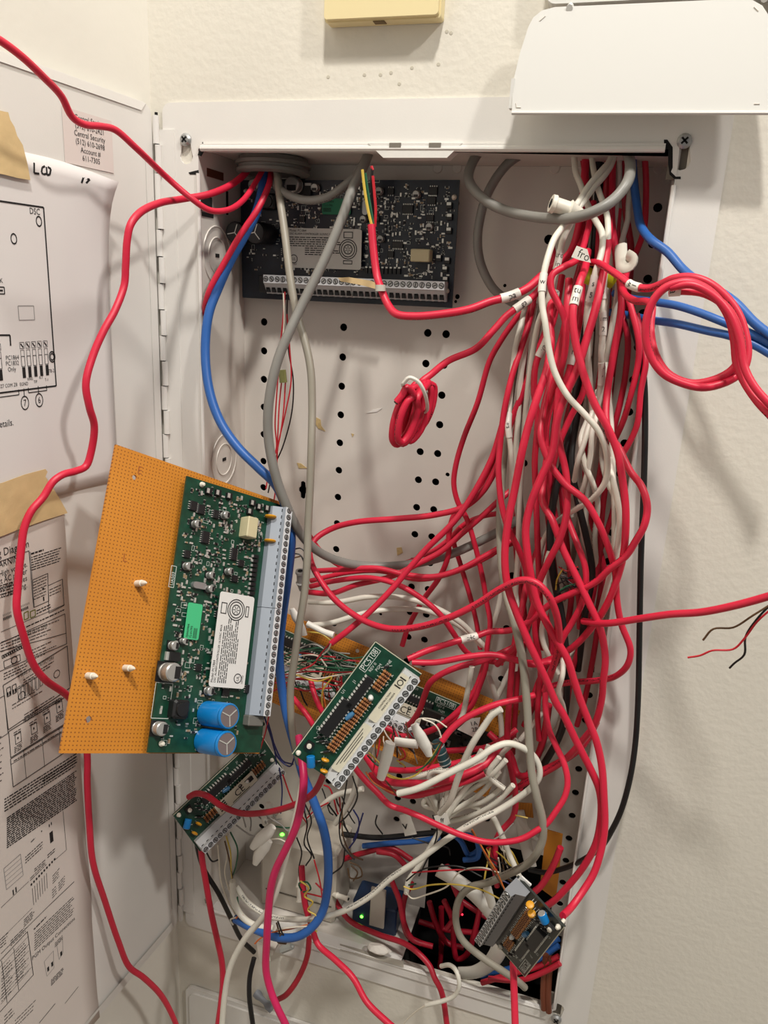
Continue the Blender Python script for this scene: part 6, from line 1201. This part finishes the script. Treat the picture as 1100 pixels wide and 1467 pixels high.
b = MB(); b.lathe(at(662, 1310, .05), -Y_, [(0, .0012), (.0006, .001), (.0008, 0)], 8); tag(b.build('led_reflection', LEDR_REFL), 'tiny glowing bead in place of a red light reflection inside the dark hole', 'reflection')  # emissive bead painted in for a red LED reflection, no lamp here
b = MB(); rr = random.Random(4)
bmx = bmesh.new(); bmesh.ops.create_icosphere(bmx, subdivisions=2, radius=1)
cc = at(543, 1361, .0)
b.add([cc + Vector((v.co.x * .012 * rr.uniform(.8, 1.15), v.co.y * .006, v.co.z * .004 * rr.uniform(.7, 1.2) + .001)) for v in bmx.verts], [tuple(v.index for v in f.verts) for f in bmx.faces]); bmx.free()
tag(b.build('plaster_crumb', mat('plaster', (206, 200, 190), .85)), 'lump of white plaster sitting on the bottom lip', 'debris')
b = MB(); q = at(377, 1362, -.03); b.box(q, (.013, .002, .021), Matrix.Rotation(math.radians(-8), 3, 'Y'), bev=.0012); q2 = q + Vector((.004, .014, .0)); b.box(q2, (.012, .026, .006), Matrix.Rotation(math.radians(10), 3, 'Y')); tag(b.build('wire_clip', mat('clip_white', (214, 206, 194), .5)), 'square white wire clip on the wall under the bottom lip', 'clip')
b = MB(); q = at(404, 1360, -.012); b.tube([q, at(418, 1356, -.012)], [.004, .003], 8); b.tube([at(418, 1356, -.012), at(421, 1357, -.012)], [.002, .0018], 8); tag(b.build('plastic_pin', mat('pin_grey', (164, 166, 160), .4), None, True), 'grey plastic pin beside the white wire clip', 'pin')
b = MB(); b.lathe(at(366, 1422, -.002), Vector((1, -.3, -.3)), [(0, .004), (.004, .0045), (.008, .003), (.014, .0028), (.018, .0045), (.024, .004)], 12); tag(b.build('rubber_plug', mat('plug_bluegrey', (138, 142, 148), .5), None, True), 'blue grey plug on the wall above the lower enclosure', 'plug')
# parts strewn in the cabinet
b = MB(); p = at(625, 1062, -.045); d = (at(640, 1098, -.045) - p).normalized(); b.lathe(p, d, [(0, .0042), (.004, .0048), (.018, .0048), (.022, .004)], 14); b.k = 1
for t in (.004, .0095, .015, .019): b.lathe(p + d * t, d, [(0, .0050), (.0008, .0050)], 14)
tag(b.build('banded_coil', [TEAL, SILVER], None, True), 'dark teal cylinder with silver bands by the stripped red cable', 'component')
b = MB(); q = [at(782, 1189, .03), at(806, 1196, .03), at(801, 1250, .03), at(796, 1289, .03), at(773, 1272, .03)]; b.prism([((p - q[0]).dot(X_), (p - q[0]).dot(Z_)) for p in q], q[0], X_, Z_, Y_, .0016); tag(b.build('perforated_strip', PERF), 'small amber perforated strip standing at the bottom right', 'circuit board')
b = MB(); q = [at(733, 1150, .05), at(762, 1152, .05), at(764, 1172, .05), at(738, 1168, .05)]; b.prism([((p - q[0]).dot(X_), (p - q[0]).dot(Z_)) for p in q], q[0], X_, Z_, Y_, .0016); tag(b.build('perforated_strip', PERF), 'amber perforated scrap under the lower swag', 'circuit board')
for i, (x, y) in enumerate(((779, 1398), (786, 1402))):
    b = MB(); b.tube(catmull([at(x + 3, y - 30, -.0), at(x, y, -.0), at(x - 1, y + 28, -.004), at(x, y + 48, -.006)], 5), .0028, 8); tag(b.build('copper_rod', COPPER, None, True), 'brown copper rod end at the bottom right corner of the opening', 'rod', 'copper rods')
b = MB(); b.box(at(748, 1266, -.112), (.009, .0016, .009), Matrix.Rotation(math.radians(35), 3, 'Y')); tag(b.build('white_tab', LBLW), 'white square tab at the end of the dark terminal strip', 'tab')
# black cards and white paper tags in the tangle
for (x, y, Y, sx, sz, rot, lab) in ((655, 1055, .03, .07, .03, -12, 'black component card behind the white cables of the tangle'),):
    b = MB(); fr = Matrix.Rotation(math.radians(-rot), 3, 'Y'); b.box(at(x, y, Y), (sx, .003, sz), fr); o = tag(b.build('component_card', PCBK), lab, 'circuit board')
    bb_ = MB(); rr = random.Random(8)
    for i in range(26): bb_.k = i % 3 == 0; bb_.box(at(x, y, Y) + fr @ Vector((rr.uniform(-.45, .45) * sx, -.0025, rr.uniform(-.42, .42) * sz)), (rr.uniform(.002, .007), .003, rr.uniform(.002, .005)), fr)
    q = bb_.build('card_parts', [CHIP, mat('dull_solder', (110, 110, 106), .5)]); q.parent = o; q['kind'] = 'stuff'
def papertag(L, Y, txt, size, label, tx, ty, rot=0):
    q = [at(x, y, Y) for x, y in L]; b = MB(); b.prism([((p - q[0]).dot(X_), (p - q[0]).dot(Z_)) for p in q], q[0], X_, Z_, Y_, .0005); o = tag(b.build('paper_tag', SLEEVE), label, 'tag')
    c = at(tx, ty, Y - .0004); cs, sn = math.cos(math.radians(rot)), math.sin(math.radians(rot)); b = MB()
    for k, t in enumerate(txt.split('|')): put_text(b, t, size, lambda x, y: c + X_ * (x * cs - (y - k * size) * sn) + Z_ * (x * sn + (y - k * size) * cs))
    b.build('lettering', INK).parent = o
papertag([(572, 1168), (586, 1165), (597, 1195), (580, 1198)], -.02, 'v', .012, 'white paper tag with a tick mark under the lower swag', 577, 1188, 15)
papertag([(620, 1170), (640, 1165), (645, 1180), (630, 1188)], -.03, 'ff', .006, 'white paper tag where the white cables meet', 631, 1178, 10)
papertag([(655, 1045), (672, 1030), (688, 1028), (682, 1058)], -.0, '1A|2B', .0055, 'white paper tag behind the white cables', 674, 1040, 20)
papertag([(856, 908), (872, 911), (884, 908), (884, 969), (851, 963)], .03, '', .005, 'white blank card with a hole at the right of the bundle', 860, 900)
